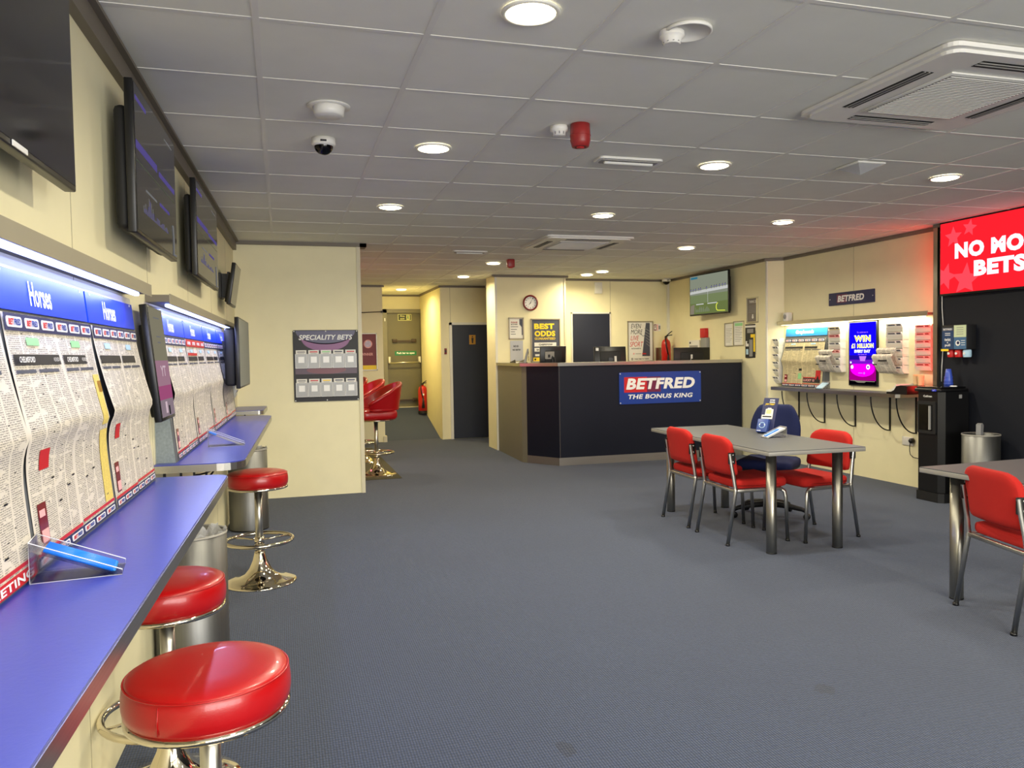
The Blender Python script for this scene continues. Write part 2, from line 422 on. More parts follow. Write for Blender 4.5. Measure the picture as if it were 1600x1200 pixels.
# right side: staff area wall, the step, the shop wall
b = B(); b.prism([(6.02, 8.77), (6.14, 11.70), (6.5, 11.70), (6.5, 8.60), (6.22, 8.64)], 0, CZ, 'cream', plane='XY'); b.box(6.02, 6.035, 8.755, 8.785, 0, CZ-.03, 'wgloss'); struct(b, 'wall_staff_side')
b = B(); b.box(6.20, 6.4, 6.05, 8.64, 0, CZ, 'cream'); struct(b, 'wall_right')
b = B()
for q in (7.374, 6.18): b.box(6.199, 6.21, q-.002, q+.002, 0, CZ, 'joint')
b.box(6.17, 6.20, 6.13, 8.64, CZ-.035, CZ, 'cove')
b.prism([(5.985, 8.75), (6.0, 8.79), (6.115, 11.6), (6.16, 11.6), (6.06, 8.8), (6.22, 8.66), (6.2, 8.6)], CZ-.035, CZ, 'cove', plane='XY'); struct(b, 'trim_7')
# dark panelled wall that carries the big screen
b = B(); b.box(6.10, 6.4, -3.0, 6.12, 0, CZ, 'dark_panel'); struct(b, 'wall_dark_panel')
b = B(); b.box(6.07, 6.10, 6.075, 6.125, 0, CZ-.02, 'steel'); b.box(6.06, 6.10, -3, 6.12, CZ-.03, CZ, 'cove'); struct(b, 'trim_8')
# shop front behind the camera, unseen; its window is added for the daylight fill
b = B(); b.box(-3.2, -.4, -3.12, -3.0, 0, CZ, 'cream'); b.box(5.6, 6.6, -3.12, -3.0, 0, CZ, 'cream'); b.box(-.4, 5.6, -3.12, -3.0, 0, .6, 'cream'); b.box(-.4, 5.6, -3.12, -3.0, 2.5, CZ, 'cream'); struct(b, 'wall_front')
b = B()
for x in (-.4, 1.1, 2.6, 4.1, 5.55): b.box(x, x+.05, -3.1, -3.03, .6, 2.5, 'olive2')
b.box(-.4, 5.6, -3.1, -3.03, .6, .65, 'olive2'); b.box(-.4, 5.6, -3.1, -3.03, 2.45, 2.5, 'olive2'); fr = struct(b, 'added_window_1')
B().box(-.38, 5.58, -3.07, -3.065, .62, 2.48, mat('window_glass', (235, 240, 238), .02, alpha=.08)).obj('pane', fr)
# ---------------------------------------------------------------- doors
# fire door in the recess
b = B(); b.box(1.86, 1.95, 15.0, 15.12, .44, 2.33, 'olive2'); b.box(2.66, 2.60, 15.0, 15.12, .44, 2.33, 'olive2'); b.box(1.86, 2.66, 15.0, 15.12, 2.26, 2.33, 'olive2'); b.box(1.86, 2.66, 15.0, 15.05, .40, .45, 'cream_edge')
fr = struct(b, 'door_1')
b = B(); b.box(1.95, 2.60, 15.06, 15.1, .45, 2.26, 'olive'); b.box(1.945, 1.955, 15.04, 15.1, .45, 2.26, 'dark'); b.obj('door_leaf', fr)
for z in (1.70, .56):
    b = B(); b.box(2.05, 2.50, 15.02, 15.04, z, z+.035, 'brown')
    for x in (2.05, 2.42): b.box(x, x+.09, 15.01, 15.06, z-.01, z+.06, 'brown', bev=.008)
    b.obj('draw_bar', fr, 'dark brown security bar')
b = B(); b.tube([(1.98, 14.96, 1.30), (2.56, 14.96, 1.31)], .014, 'chrome_leg')
for x in (1.98, 2.56): b.box(x-.02, x+.02, 14.95, 15.06, 1.30, 1.42, 'white', bev=.008)
b.obj('push_bar', fr, 'silver push bar')
b = B(); b.box(2.605, 2.63, 14.98, 15.0, 1.95, 2.24, 'white', bev=.004); b.box(1.90, 1.92, 14.98, 15.0, 2.1, 2.16, 'white'); b.obj('door_contact', fr)
# navy toilet door
b = B(); b.box(2.745, 2.79, 13.02, 13.05, 0, 1.985, 'wgloss'); b.box(3.52, 3.565, 13.02, 13.05, 0, 1.985, 'wgloss'); b.box(2.745, 3.565, 13.02, 13.05, 1.945, 1.985, 'wgloss')
fr = struct(b, 'door_2')
B().box(2.79, 3.52, 13.0, 13.045, .01, 1.945, 'navy_door').obj('door_leaf', fr)
b = B(); b.rrect(3.435, 1.23, .075, .32, 12.985, 13.0, .01, 'white'); b.obj('push_plate', fr, 'white push plate')
b = B(); b.box(3.08, 3.19, 12.99, 13.0, 1.61, 1.77, 'gold'); b.disc(3.135, 1.74, .012, 12.985, 12.99, 'ink'); b.prism([(3.115, 1.72), (3.155, 1.72), (3.15, 1.67), (3.145, 1.63), (3.125, 1.63), (3.12, 1.67)], 12.985, 12.99, 'ink'); b.obj('door_sign', fr, 'small gold toilet sign')
# dark door behind the counter
b = B(); b.box(4.415, 4.44, 11.62, 11.64, 0, 2.08, 'wgloss'); b.box(5.07, 5.095, 11.62, 11.64, 0, 2.08, 'wgloss'); b.box(4.415, 5.095, 11.62, 11.64, 2.055, 2.08, 'wgloss')
fr = struct(b, 'door_3'); B().box(4.44, 5.07, 11.61, 11.638, 0, 2.055, 'navy_door').obj('door_leaf', fr)
# ================================================================ ceiling fittings
LP = [(.855, .80, 'x'), (.855, 2.60, 'the largest, at the top centre of the picture'), (.858, 4.41, 'above the left stools, beside the dome camera'),
      (.855, 6.21, 'in front of the cream partition'), (2.668, 4.43, 'between the black-lensed emergency light and the air cassette'), (2.671, 6.23, 'just in front of the far ceiling cassette'),
      (4.45, 8.0, 'between the counter front and the shop floor'), (4.46, 6.235, 'above the grey table, near the lit shelf'), (4.45, 4.39, 'beside the prism light, nearest the red screen'),
      (2.649, 9.75, 'beside the far red sounder'), (2.648, 11.476, 'before the navy door'), (4.431, 10.9, 'left one of the close pair above the staff side'),
      (4.95, 10.25, 'right one of the close pair above the staff side'), (2.059, 13.8, 'in the yellow fire exit recess'),
      (2.66, .80, 'x'), (4.45, .80, 'x'), (.855, -1.0, 'x'), (2.66, -1.0, 'x'), (4.45, -1.0, 'x'), (2.66, 2.6, 'x'), (4.45, 2.6, 'x'), (.9, 10.3, 'behind the partition')]
LP = [l for l in LP if not (l[1] == 2.6 and l[0] > 1)]
LP[12] = (4.485, 10.513, LP[12][2])
LP[11] = (4.431, 10.97, LP[11][2])
b = B(); b.lathe([(.098, CZ), (.104, CZ-.003), (.1, CZ-.009), (.088, CZ-.010), (.086, CZ-.004), (.086, CZ)], 'wgloss', caps=False)
ring = b.obj('trim_ring')
b = B(); b.lathe([(0, CZ-.018), (.03, CZ-.0175), (.06, CZ-.0155), (.082, CZ-.010), (.087, CZ-.002)][::-1], 'lamp', 24); glow = b.obj('diffuser')
for i, (x, y, d) in enumerate(LP):
    e = E('ceiling_downlight', 'round ceiling downlight, '+(d if d != 'x' else 'out of view behind the camera'), 'ceiling light', (x, y, 0), 0, 'round downlights in the ceiling' if d != 'x' else 'downlights out of view')
    for q in (ring, glow):
        c = q if i == 0 else q.copy()
        if i: COL.objects.link(c)
        c.parent = e
    area('downlight_lamp', (0, 0, CZ-.03), (0, 0, 0), .17, .17, LAMP_W*(.72 if y > 9 else 1)*(1.5 if y > 13 else 1), LAMP_C if y < 9 else (1, .87, .56) if y < 12 else (1, .82, .38), e, 'DISK', 165)
def bezel(name, label, cat, x0, x1, y0, y1, grp=None):
    e = E(name, label, cat, ((x0+x1)/2, (y0+y1)/2, CZ), 0, grp); w_, d_ = (x1-x0)/2, (y1-y0)/2
    b = B(); XY = Matrix.Rotation(-pi/2, 4, 'X')
    b.rrect(0, 0, 2*w_, 2*d_, 0, .014, .03, 'white', X=XY); b.obj('bezel', e)
    b = B(); b.rrect(0, .0, 2*w_-.05, 2*d_-.05, .014, .018, .02, 'acgrey', X=XY); b.tube([(-w_+.05, 0, -.02), (w_-.05, 0, -.02)], .012, 'white'); b.obj('lens', e)
    return e
bezel('emergency_light', 'slim recessed emergency light in the ceiling, nearer the camera, beside the red sounder', 'emergency light', 1.86, 2.28, 4.36, 4.50)
bezel('emergency_light', 'slim recessed emergency light in the ceiling, far one before the navy door', 'emergency light', 1.88, 2.28, 8.62, 8.76)
# air conditioning cassettes
def cassette(x0, y0, label):
    e = E('air_conditioning_cassette', label, 'air conditioner', (x0+.475, y0+.475, CZ), 0, 'square ceiling cassettes')
    XY = Matrix.Rotation(-pi/2, 4, 'X')
    b = B(); b.rrect(0, 0, .95, .95, 0, .018, .05, 'white', X=XY); b.rrect(0, 0, .90, .90, .018, .032, .06, 'white', X=XY); b.obj('fascia', e)
    b = B(); b.box(-.27, .27, -.27, .27, -.040, -.032, 'white', bev=.004); b.box(-.25, .25, -.25, .25, -.0415, -.04, 'acgrey')
    for k in range(28): y = -.24+k*.0178; b.box(-.245, .245, y, y+.006, -.044, -.0415, 'white')
    b.obj('intake_grille', e)
    for k in range(4):
        X = Matrix.Rotation(k*pi/2, 4, 'Z'); b = B()
        b.box(-.24, .24, .335, .395, -.0335, -.0315, 'dark', X=X); b.box(-.24, .24, .352, .360, -.036, -.033, 'acgrey', X=X); b.box(-.24, .24, .374, .382, -.036, -.033, 'acgrey', X=X)
        b.obj('air_outlet', e, 'dark air outlet slot')
cassette(2.50, 2.43, 'large square air conditioning cassette in the ceiling, nearest at top right')
cassette(2.55, 7.33, 'far square air conditioning cassette in the ceiling above the counter approach')
# smoke detector with mounting ring
e = E('smoke_detector', 'white smoke detector on a round ceiling plate beside the nearest downlight', 'smoke detector', (1.46, 2.60, CZ))
B().lathe([(.086, 0), (.088, -.012), (.080, -.014), (.078, -.004), (0, -.004)], 'white').obj('mounting_ring', e)
b = B(); b.lathe([(.045, 0), (.046, -.02), (.036, -.03), (.034, -.042), (.028, -.048), (0, -.048)], 'white', X=Matrix.Translation((-.05, .03, 0)))
for k in range(10): b.box(.030, .034, -.003, .003, -.044, -.032, 'greyp', X=Matrix.Translation((-.05, .03, 0)) @ Matrix.Rotation(k*pi/5, 4, 'Z'))
b.obj('sensor', e)
e = E('smoke_detector', 'small white smoke detector touching the red sounder', 'smoke detector', (1.415, 3.86, CZ))
b = B(); b.lathe([(.047, 0), (.047, -.022), (.036, -.03), (.034, -.045), (.026, -.05), (0, -.05)], 'white'); b.obj('sensor', e)
b = B()
for k in range(10): b.box(.031, .037, -.003, .003, -.044, -.031, 'greyp', X=Matrix.Rotation(k*pi/5, 4, 'Z'))
b.obj('vent_ring', e)
def sounder(x, y, s, label):
    e = E('fire_alarm_sounder', label, 'alarm sounder', (x, y, CZ))
    B().lathe([(.05*s, 0), (.052*s, -.05*s), (.052*s, -.085*s), (.044*s, -.115*s), (.03*s, -.118*s), (.028*s, -.11*s), (0, -.11*s)], 'sounder', 24).obj('body', e)
    b = B(); b.lathe([(.0535*s, -.055*s), (.0535*s, -.060*s)], 'sounder'); b.lathe([(.022*s, -.110*s), (.02*s, -.12*s), (0, -.12*s)], 'redp'); b.obj('horn', e)
sounder(1.508, 3.80, 1, 'dark red cylindrical fire alarm sounder on the ceiling, near one')
e = E('fire_alarm_sounder', 'small square dark red sounder on the ceiling, far one beside a downlight', 'alarm sounder', (2.76, 9.35, CZ))
B().box(-.045, .045, -.04, .04, -.10, 0, 'sounder', bev=.008).obj('body', e); B().lathe([(.03, -.10), (.028, -.106), (0, -.106)], 'redp').obj('horn', e)
e = E('ceiling_speaker', 'round white speaker on the ceiling, above the dome camera', 'speaker', (.245, 3.80, CZ))
B().lathe([(.10, 0), (.10, -.004), (.075, -.006)], 'white').obj('rim', e); B().lathe([(.075, -.002), (.068, -.042), (.06, -.048), (0, -.048)], 'white').obj('cover', e)
def dome(x, y, s, label, z=CZ):
    e = E('dome_camera', label, 'security camera', (x, y, z), 0, 'dome security cameras')
    B().lathe([(.062*s, 0), (.064*s, -.032*s), (.056*s, -.042*s)], 'white').obj('collar', e)
    B().lathe([(.052*s, -.035*s)]+[(.05*s*cos(a), -.042*s-.045*s*sin(a)) for a in [k*pi/12 for k in range(6)]]+[(0, -.087*s)], 'scr', 24).obj('lens_dome', e)
    B().box(-.02*s, .012*s, -.066*s, -.058*s, -.030*s, -.020*s, 'ink').obj('name_plate', e)
dome(.249, 4.36, 1, 'black-domed security camera on the ceiling over the left stools')
dome(3.42, 12.88, 1.1, 'small security camera above the navy door'); dome(6.0, 11.45, 1.1, 'small security camera in the corner behind the counter')
e = E('prism_emergency_light', 'clear inverted pyramid emergency light on the ceiling grid', 'emergency light', (3.60, 4.22, CZ), 0)
B().box(-.105, .105, -.105, .105, -.012, 0, 'white', bev=.003).obj('base_plate', e)
b = B(); b.add([(-.095, -.095, -.012), (.095, -.095, -.012), (.095, .095, -.012), (-.095, .095, -.012), (0, 0, -.062)], [(0, 1, 2, 3), (0, 4, 1), (1, 4, 2), (2, 4, 3), (3, 4, 0)], 'clear'); b.obj('prism', e)
# unseen gaming machine, added for the pink glow in the alcove behind the partition
e = E('added_gaming_machine', 'added gaming machine, unseen behind the cream partition, for the pink glow', 'gaming machine', (.10, 10.4, 0), LW)
B().box(-.35, .35, 0, .4, 0, 1.75, 'blackm', bev=.02).obj('cabinet', e)
B().box(-.28, .28, -.02, 0, .95, 1.65, emit('pink_screen_glow', (255, 120, 150), 2.2)).obj('screen', e)
# ================================================================ left wall: racing boards, canopies, worktops
TILT = math.atan(.07/.705)
XS = Matrix.Translation((0, -.085, 0)) @ Matrix.Rotation(-TILT, 4, 'X')    # slope frame of the boards (origin at the worktop)
TXT = {}
def fast_text(b, t, *a, **k):
    key = (t, k.get('bold', .03), k.get('shear', 0))
    if key not in TXT:
        q = B(); q.text(t, 0, 0, 1, 1, 0, 'ink', bold=key[1], shear=key[2], dep=0); TXT[key] = q
    q = TXT[key]; cx, cz, wd, ht, y, m = a
    b.add([(cx+v[0]*wd, y-k.get('dep', .0012), cz+v[2]*ht) for v in q.v], q.f, m, False, k.get('X'))
B.ft = lambda s, *a, **k: (fast_text(s, *a, **k), s)[1]
def pills(e, name, x0, x1, z0, z1, y, n, bg, X=None):
    """strip with rounded white name tags"""
    b = B(); b.box(x0, x1, y-.0006, y, z0, z1, bg, X=X); wd = (x1-x0)/n; zc = (z0+z1)/2; h = (z1-z0)*.62
    for k in range(n):
        cx = x0+wd*(k+.5)
        b.rrect(cx, zc, wd*.82, h, y-.0012, y-.0006, h*.3, 'wpaint', X=X)
        b.ft('BET', cx-wd*.18, zc, wd*.30, h*.62, y-.0012, 'redp', bold=.05, shear=.2, dep=.0008, X=X)
        b.ft('FRED', cx+wd*.15, zc, wd*.36, h*.62, y-.0012, 'logo_blue', bold=.05, shear=.2, dep=.0008, X=X)
    return b.obj(name, e)
WLED = 5.8
cface = mat('canopy_face_grey', (150, 142, 120), .5)
def canopy(Y0, Y1, label, watts):
    Yc = (Y0+Y1)/2; L = Y1-Y0; e = E('lit_canopy_shelf', label, 'light shelf', (lwp(Yc), Yc, 0), LW, 'lit canopies over the racing boards')
    b = B(); b.box(-L/2, L/2, -.10, 0, 1.690, 1.722, 'cove'); b.box(-L/2, L/2, -.104, -.10, 1.680, 1.726, cface); b.obj('shelf', e)
    b = B(); b.box(-L/2+.14, L/2-.10, -.078, -.058, 1.676, 1.690, 'led_blue', bev=.003, seg=1); b.obj('led_strip', e)
    area('led_lamp', (0, -.068, 1.672), (radians(-14), 0, 0), L-.3, .03, watts, (.50, .57, 1.0), e)
canopy(-.2, 3.37, 'long canopy shelf with blue-white strip light over the near racing boards', WLED*1.1)
canopy(3.80, 7.0, 'canopy shelf with blue-white strip light over the far racing boards', WLED)
def racing_board(Y0, Y1, label, heads):
    e = E('racing_display_board', label, 'display board', (lwp(Y0), Y0, .95), LW, 'sloping racing boards'); L = Y1-Y0
    b = B(); b.prism([(0, 0), (-.085, 0), (-.015, .705), (0, .705)], 0, L, 'speck', plane='YZ')
    b.v = [(x, y, z) for (x, y, z) in b.v]
    b.box(0, L, -.003, 0, .0, .705, 'grey', X=XS); b.obj('backing_panel', e)
    b = B(); b.box(0, L, -.004, 0, .700, .706, 'wgloss', X=XS); b.box(0, L, -.012, .0, .703, .725, 'wgloss', X=Matrix.Translation((0, -.004, 0))); b.obj('top_strip', e)
    for (x0, x1, t) in heads:
        b = B(); b.box(x0+.004, x1-.004, -.008, -.003, .604, .702, 'blue', X=XS); hp = b.obj('header_panel', e, 'blue header panel reading '+t); b = B()
        xx = x0+(x1-x0)*.42
        b.ft(t, xx, .652, .17, .062, -.008, 'wpaint', bold=.022, X=XS)
        for q in (x0+.05, x1-.05): b.disc(q, .695, .004, -.0095, -.008, 'wpaint', X=XS, seg=8)
        b.obj('lettering', hp)
    return e
racing_board(.0, 3.41, 'long sloping grey racing board carrying three newspaper sheets, near the camera', [(.0, .44, 'Horses'), (.44, 1.20, 'Horses'), (1.20, 1.95, 'Horses'), (1.97, 2.71, 'Horses'), (2.72, 3.40, 'Horses')])
racing_board(3.93, 7.14, 'sloping racing board carrying four narrow-looking sheets, beyond the portrait monitor', [(.02, .76, 'Horses'), (.77, 1.57, 'Horses'), (1.58, 2.38, 'Horses'), (2.39, 3.19, 'Virtual')])
NS = 0
def sheet(Y0, Y1, label, head, mat_='news', red=False, foot='BETFRED', loc=None, rz=LW, kink=.03):
    """a newspaper spread pinned on the slope: rounded top half, crease, flat lower half"""
    global NS; NS += 1; k = NS
    W = Y1-Y0; H0, H1 = .008, .598; R = random.Random(k)
    e = E('newspaper_sheet', label, 'newspaper', loc or (lwp(Y0)+.085*cos(.03), Y0, .95), rz, 'newspaper sheets on the racing boards', rx=-TILT)
    if not loc: e.location = Vector((lwp(Y0), Y0, .95)) + Matrix.Rotation(LW, 3, 'Z') @ Vector((0, -.085, 0))
    ph = R.uniform(0, 6)
    def prof(v): return kink*((1-v)/.5)**1.6 if v > .5 else kink*.85*(v/.5)**7
    def fn(u, v):
        ed = 1+.35*sin(5*u+ph)*(1 if v > .5 else .6)
        x = .006+(W-.012)*u
        x += (.012*(1 if u > .97 else -1 if u < .03 else 0))*prof(v)/max(kink, .01)
        y = -.005-prof(v)*ed-.004*sin(pi*((u*2) % 1))*(1-abs(2*v-1))
        return (x, y, H0+(H1-H0)*v)
    b = B(); b.grid(fn, 24, 32, mat_, uvf=lambda u, v: (u+3.0*k, v+2.0*k)); b.obj('page_spread', e)
    y = -.0095
    n = 6
    if red:
        b = B(); b.box(0.01, W-.01, y-.001, y, .556, .596, 'redp')
        for q in range(4): b.ft('BETFRED', .01+(W-.02)*(q+.5)/4, .576, .12, .018, y-.001, 'wpaint', bold=.05, shear=.2)
        b.obj('title_strip', e, 'red title strip')
    else: pills(e, 'title_strip', .008, W-.008, .556, .596, y, n, 'navyp' if not red else 'redp')
    def patch(b, x0, x1, z0, z1, m, lift=.0012):
        """print block that follows the curved sheet"""
        u0, u1 = x0/W, x1/W; v0, v1 = (z0-H0)/(H1-H0), (z1-H0)/(H1-H0)
        nu, nv = max(1, int((u1-u0)*24)), max(1, int((v1-v0)*40))
        def g(u, v):
            p = fn(u0+(u1-u0)*u, v0+(v1-v0)*v); return (p[0], p[1]-lift, p[2])
        b.grid(g, nu, nv, m); return fn((u0+u1)/2, (v0+v1)/2)[1]-lift
    if red: hd = B()
    for q, t in enumerate(head):
        b = B(); xa = .02+q*W/2
        x1 = xa+W/2*.90 if q == 0 else xa+W/2*.62
        yy = patch(b, xa, x1, .474, .500, 'ink', .0022)
        if t: b.ft(t, xa+.07, .487, .105, .014, yy-.002, 'wpaint', bold=.03); b.ft('WEDNESDAY', x1-.04, .487, .055, .010, yy-.002, 'paper', bold=.0)
        b.obj('heading_bar', e)
        b = B(); patch(b, xa+W*.14, xa+W*.26, .522, .541, 'lgreen' if k < 3 else 'slip', .0022); b.obj('colour_tag', e)
        b = B(); patch(b, xa, xa+W*.16, .455, .463, 'darkgreyp', .0018); b.obj('subheading', e)
        b = B(); patch(b, xa+W*.19, xa+W*.40, .455, .463, 'darkgreyp', .0018); b.obj('subheading', e)
    if red: b = B(); patch(b, .02, W*.5, .505, .520, 'redp', .003); b.obj('red_heading', e)
    b = B(); patch(b, W*.05, W*.13, .052, .15, 'clockred', .002); patch(b, W*.057, W*.123, .058, .088, 'pink', .003); patch(b, W*.057, W*.11, .118, .135, 'pink', .003); b.obj('advert_block', e)
    if k in (2, 3): b = B(); patch(b, W*.10, W*.19, .225, .272, 'redp', .002); b.obj('red_block', e)
    if k == 2:
        b = B(); patch(b, W*.86, W*.99, .05, .270, 'yelnews', .0016); b.obj('yellow_column', e)
        b = B(); patch(b, W*.88, W*.98, .285, .44, 'yelnews', .0016); b.obj('yellow_column', e)
        b = B(); patch(b, W*.93, W*.985, .385, .42, 'gold', .0022); b.obj('gold_block', e)
    for q in range(7):
        px_, pz = R.uniform(.15, .93)*W, R.uniform(.06, .22); b = B(); patch(b, px_, px_+W*.03, pz, pz+.0045, 'ink', .0016); b.obj('race_marker', e)
    yf = -.0075
    b = B(); b.box(.01, W*.5, yf-.0008, yf, .035, .043, 'redp'); b.box(W*.52, W-.01, yf-.0008, yf, .040, .048, 'redp'); b.obj('red_rule', e)
    if foot == 'BETFRED': pills(e, 'footer_strip', .008, W-.008, .008, .033, yf, n, 'navyp')
    else:
        b = B(); b.box(.008, W-.008, yf-.001, yf, .006, .034, 'redp'); b.ft(foot, W*.5, .02, W*.9, .018, yf-.001, 'wpaint', bold=.03); b.obj('footer_strip', e, 'red footer strip')
    return e
sheet(1.26, 1.98, 'newspaper sheet at the left edge of the picture with red ODDS MEETING footer', ['CHELMSFORD', 'CHELMSFORD'], foot='BEST ODDS MEETING')
sheet(1.99, 2.73, 'newspaper sheet headed CHELMSFORD, middle of the near board, green tags', ['CHELMSFORD', 'CHELMSFORD'])
sheet(2.745, 3.40, 'newspaper sheet with a small red block at its crease, right end of the near board', ['', ''])
sheet(3.98, 4.68, 'newspaper sheet just behind the portrait monitor on the far board', ['', ''], kink=.022)
sheet(4.70, 5.49, 'newspaper sheet with the red title strip on the far board', ['', ''], red=True, kink=.022)
sheet(5.52, 6.28, 'newspaper sheet under the third Horses header of the far board', ['', ''], kink=.022)
sheet(6.31, 7.08, 'newspaper sheet under the Virtual header at the far end', ['', ''], kink=.018)
# worktops
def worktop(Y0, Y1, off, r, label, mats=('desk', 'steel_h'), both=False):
    e = E('wall_worktop', label, 'worktop', (lwp(Y0), Y0, 0), LW, 'wall worktops below the racing boards'); L = Y1-Y0
    def outline(g):
        pts = [(0, 0)]
        if both: pts += [(g+r-r*cos(a), -(off-g)+r-r*sin(a)) for a in [k*pi/12 for k in range(7)]]
        else: pts += [(0, -(off-g))]
        pts += [(L-g-r+r*sin(a), -(off-g)+r-r*cos(a)) for a in [k*pi/12 for k in range(7)]]+[(L-g, 0)]
        return pts
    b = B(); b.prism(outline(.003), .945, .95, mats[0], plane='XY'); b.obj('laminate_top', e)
    b = B(); b.prism(outline(0), .912, .946, mats[1], plane='XY'); b.obj('edge_band', e)
    n = max(2, int(L/.5))
    for i in range(n):
        x = .25+(L-.6)*i/(n-1) if n > 1 else .2
        b = B(); b.box(x-.006, x+.006, -.012, 0, .72, .912, 'blackmet'); b.tube([(x, -.01-(off-.2)*cos(a), .906-.18*sin(a)) for a in [k*pi/20 for k in range(11)]], .006, 'blackmet', 6)
        b.obj('bracket', e)
    return e
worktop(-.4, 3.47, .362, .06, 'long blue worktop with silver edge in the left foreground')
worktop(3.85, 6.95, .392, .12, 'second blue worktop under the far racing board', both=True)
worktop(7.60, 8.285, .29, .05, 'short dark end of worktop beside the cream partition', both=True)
# clear slip holders
def holder(X, Y, z, rz, s, label, pens, flip=1):
    e = E('slip_holder', label, 'slip holder', (X, Y, z), rz, 'clear acrylic slip holders')
    t = .003; Wd, L, H = .11*s, .20*s, .10*s
    b = B(); b.box(0, t, -Wd/2, Wd/2, 0, H, 'acryl'); b.box(0, L, -Wd/2, Wd/2, 0, t, 'acryl')
    for sg in (-1, 1): b.prism([(0, 0), (L, 0), (L, .012), (0, H)], sg*Wd/2-(t if sg > 0 else 0), sg*Wd/2+(0 if sg > 0 else t), 'acryl')
    a = math.atan((H-.012)/L); XX = Matrix.Translation((0, 0, H-.006)) @ Matrix.Rotation(a, 4, 'Y')
    b.box(0, math.hypot(L, H)-.006, -Wd/2, Wd/2, -.012, -.009, 'acryl', X=XX); b.obj('clear_body', e)
    b = B(); r = .0012
    for sg in (-1, 1):
        y = sg*Wd/2
        b.tube([(0, y, 0), (0, y, H), (L, y, .012), (L, y, 0), (0, y, 0)], r, 'pocket_edge', 5)
    b.tube([(0, -Wd/2, H), (0, Wd/2, H)], r, 'pocket_edge', 5); b.tube([(0, -Wd/2, 0), (0, Wd/2, 0)], r, 'pocket_edge', 5); b.obj('polished_edges', e)
    return e, XX, Wd, L
def pens_in(X, Y, z, rz, XX, Wd, L, label, n=9):
    for i in range(n):
        e = E('pen', label, 'pen', (X, Y, z), rz, 'blue pens in the '+label.split(' in the ')[-1]); y = -Wd/2+.012+(Wd-.024)*i/(n-1)
        B().tube([(.03, y, -.004), (L*.98, y, -.004)], .0042, 'pen', 8, X=XX).obj('barrel', e)
        B().tube([(L*.98, y, -.004), (L*.98+.006, y, -.004)], [.004, .0015], 'ltblue', 8, X=XX).obj('tip', e)
a = radians(6)
e, XX, Wd, L = holder(-.54, 1.95, .95, a, .90, 'clear acrylic wedge holder with blue pens in the left foreground', True)
pens_in(-.54, 1.95, .95, a, XX, Wd, L, 'bright blue pen in the foreground acrylic holder')
e, XX, Wd, L = holder(-.40, 4.60, .95, radians(4), .95, 'clear acrylic wedge holder on the far blue worktop', True)
e = E('slip_pad', 'flat blue pad lying in the acrylic holder on the far blue worktop', 'paper pad', (-.40, 4.60, .95), radians(4))
B().box(.01, .05, -Wd/2+.008, Wd/2-.008, -.008, -.002, 'pen', X=XX).obj('pad', e)
# ---------------------------------------------------------------- screens on the left wall
def wall_tv(Yc, zc, wd, ht, off, label, rz=LW, loc=None, deep=.085, tilt=0, content=None, mount=True, name='wall_television', cat='television', grp='black televisions on the left wall', glow=None):
    loc = loc or (lwp(Yc), Yc, zc)
    e = E(name, label, cat, loc, rz, grp); T = Matrix.Translation((0, -off, 0)) @ Matrix.Rotation(tilt, 4, 'X')
    b = B(); b.box(-wd/2, wd/2, 0, .03, -ht/2, ht/2, 'black', bev=.004, X=T)
    b.box(-wd/2+.05, wd/2-.05, .03, deep*.8, -ht/2+.02, ht/2-.08, 'blackm', bev=.02, X=T, seg=2); b.obj('casing', e)
    b = B().box(-wd/2+.010, wd/2-.010, -.0015, 0, -ht/2+.014, ht/2-.010, glow or 'scr', X=T); scr_ = b.obj('screen', e)
    if mount:
        b = B(); b.box(-.12, .12, -.02, 0, -min(.16, ht*.3), min(.16, ht*.3), 'blackmet'); b.box(-.05, .05, -off+deep*.5, -.005, -.10, .10, 'blackmet')
        for s in (-.16, .16): b.box(s-.015, s+.015, -off+deep*.6, -off+deep*.6+.02, -min(.2, ht*.3), min(.22, ht*.3), 'blackmet')
        b.obj('wall_bracket', e)
    if content: content(scr_, T, wd, ht)
    return e
dimA = emit('dim_violet_screen_text', (70, 62, 112), .9); dimB = emit('dim_grey_screen_text', (96, 96, 96), .9); dimG = emit('dim_green_screen_line', (66, 74, 56), .9)
dimS = emit('dim_screen_ground', (44, 45, 44), .55)
def racing_dim(e, T, w_, h):
    b = B(); y = -.0015
    b.box(-w_*.47, -w_*.25, y-.0006, y, h*.38, h*.41, dimA, X=T); b.box(w_*.2, w_*.4, y-.0006, y, h*.40, h*.41, dimB, X=T)
    b.box(-w_*.48, -.02, y-.0006, y, h*.06, h*.115, dimA, X=T); b.box(.02, w_*.45, y-.0006, y, h*.05, h*.09, dimA, X=T)
    b.box(-w_*.48, w_*.45, y-.0006, y, -h*.02, -h*.015, dimG, X=T)
    b.box(-w_*.3, -w_*.05, y-.0006, y, -h*.17, -h*.155, dimB, X=T); b.box(w_*.02, w_*.28, y-.0006, y, -h*.17, -h*.145, dimA, X=T)
    R = random.Random(4)
    for k in range(30):
        x = -w_*.36+k*w_*.02; hh = R.uniform(.02, .14)*h if k < 12 else R.uniform(.01, .05)*h
        b.box(x, x+w_*.008, y-.0006, y, -h*.33, -h*.33+hh, dimA if k % 2 else dimB, X=T)
    pts = [(w_*.36-.02*math.cos(a), y-.001, -h*.36+.07*math.sin(a)) for a in [pi/2+k*pi/10 for k in range(0, 9)]]+[(w_*.45, y-.001, -h*.46)]
    b.tube(pts, .004, dimB, 5, X=T); b.obj('screen_graphics', e)
wall_tv(1.87, 2.165, 1.0, .56, .10, 'large black television at the top left corner of the picture, cut off by the frame', deep=.08, content=lambda e_, T, w_, h: B().box(.02, .11, -.004, -.0015, -h/2+.002, -h/2+.014, 'pocket_edge', X=T).obj('maker_badge', e_))
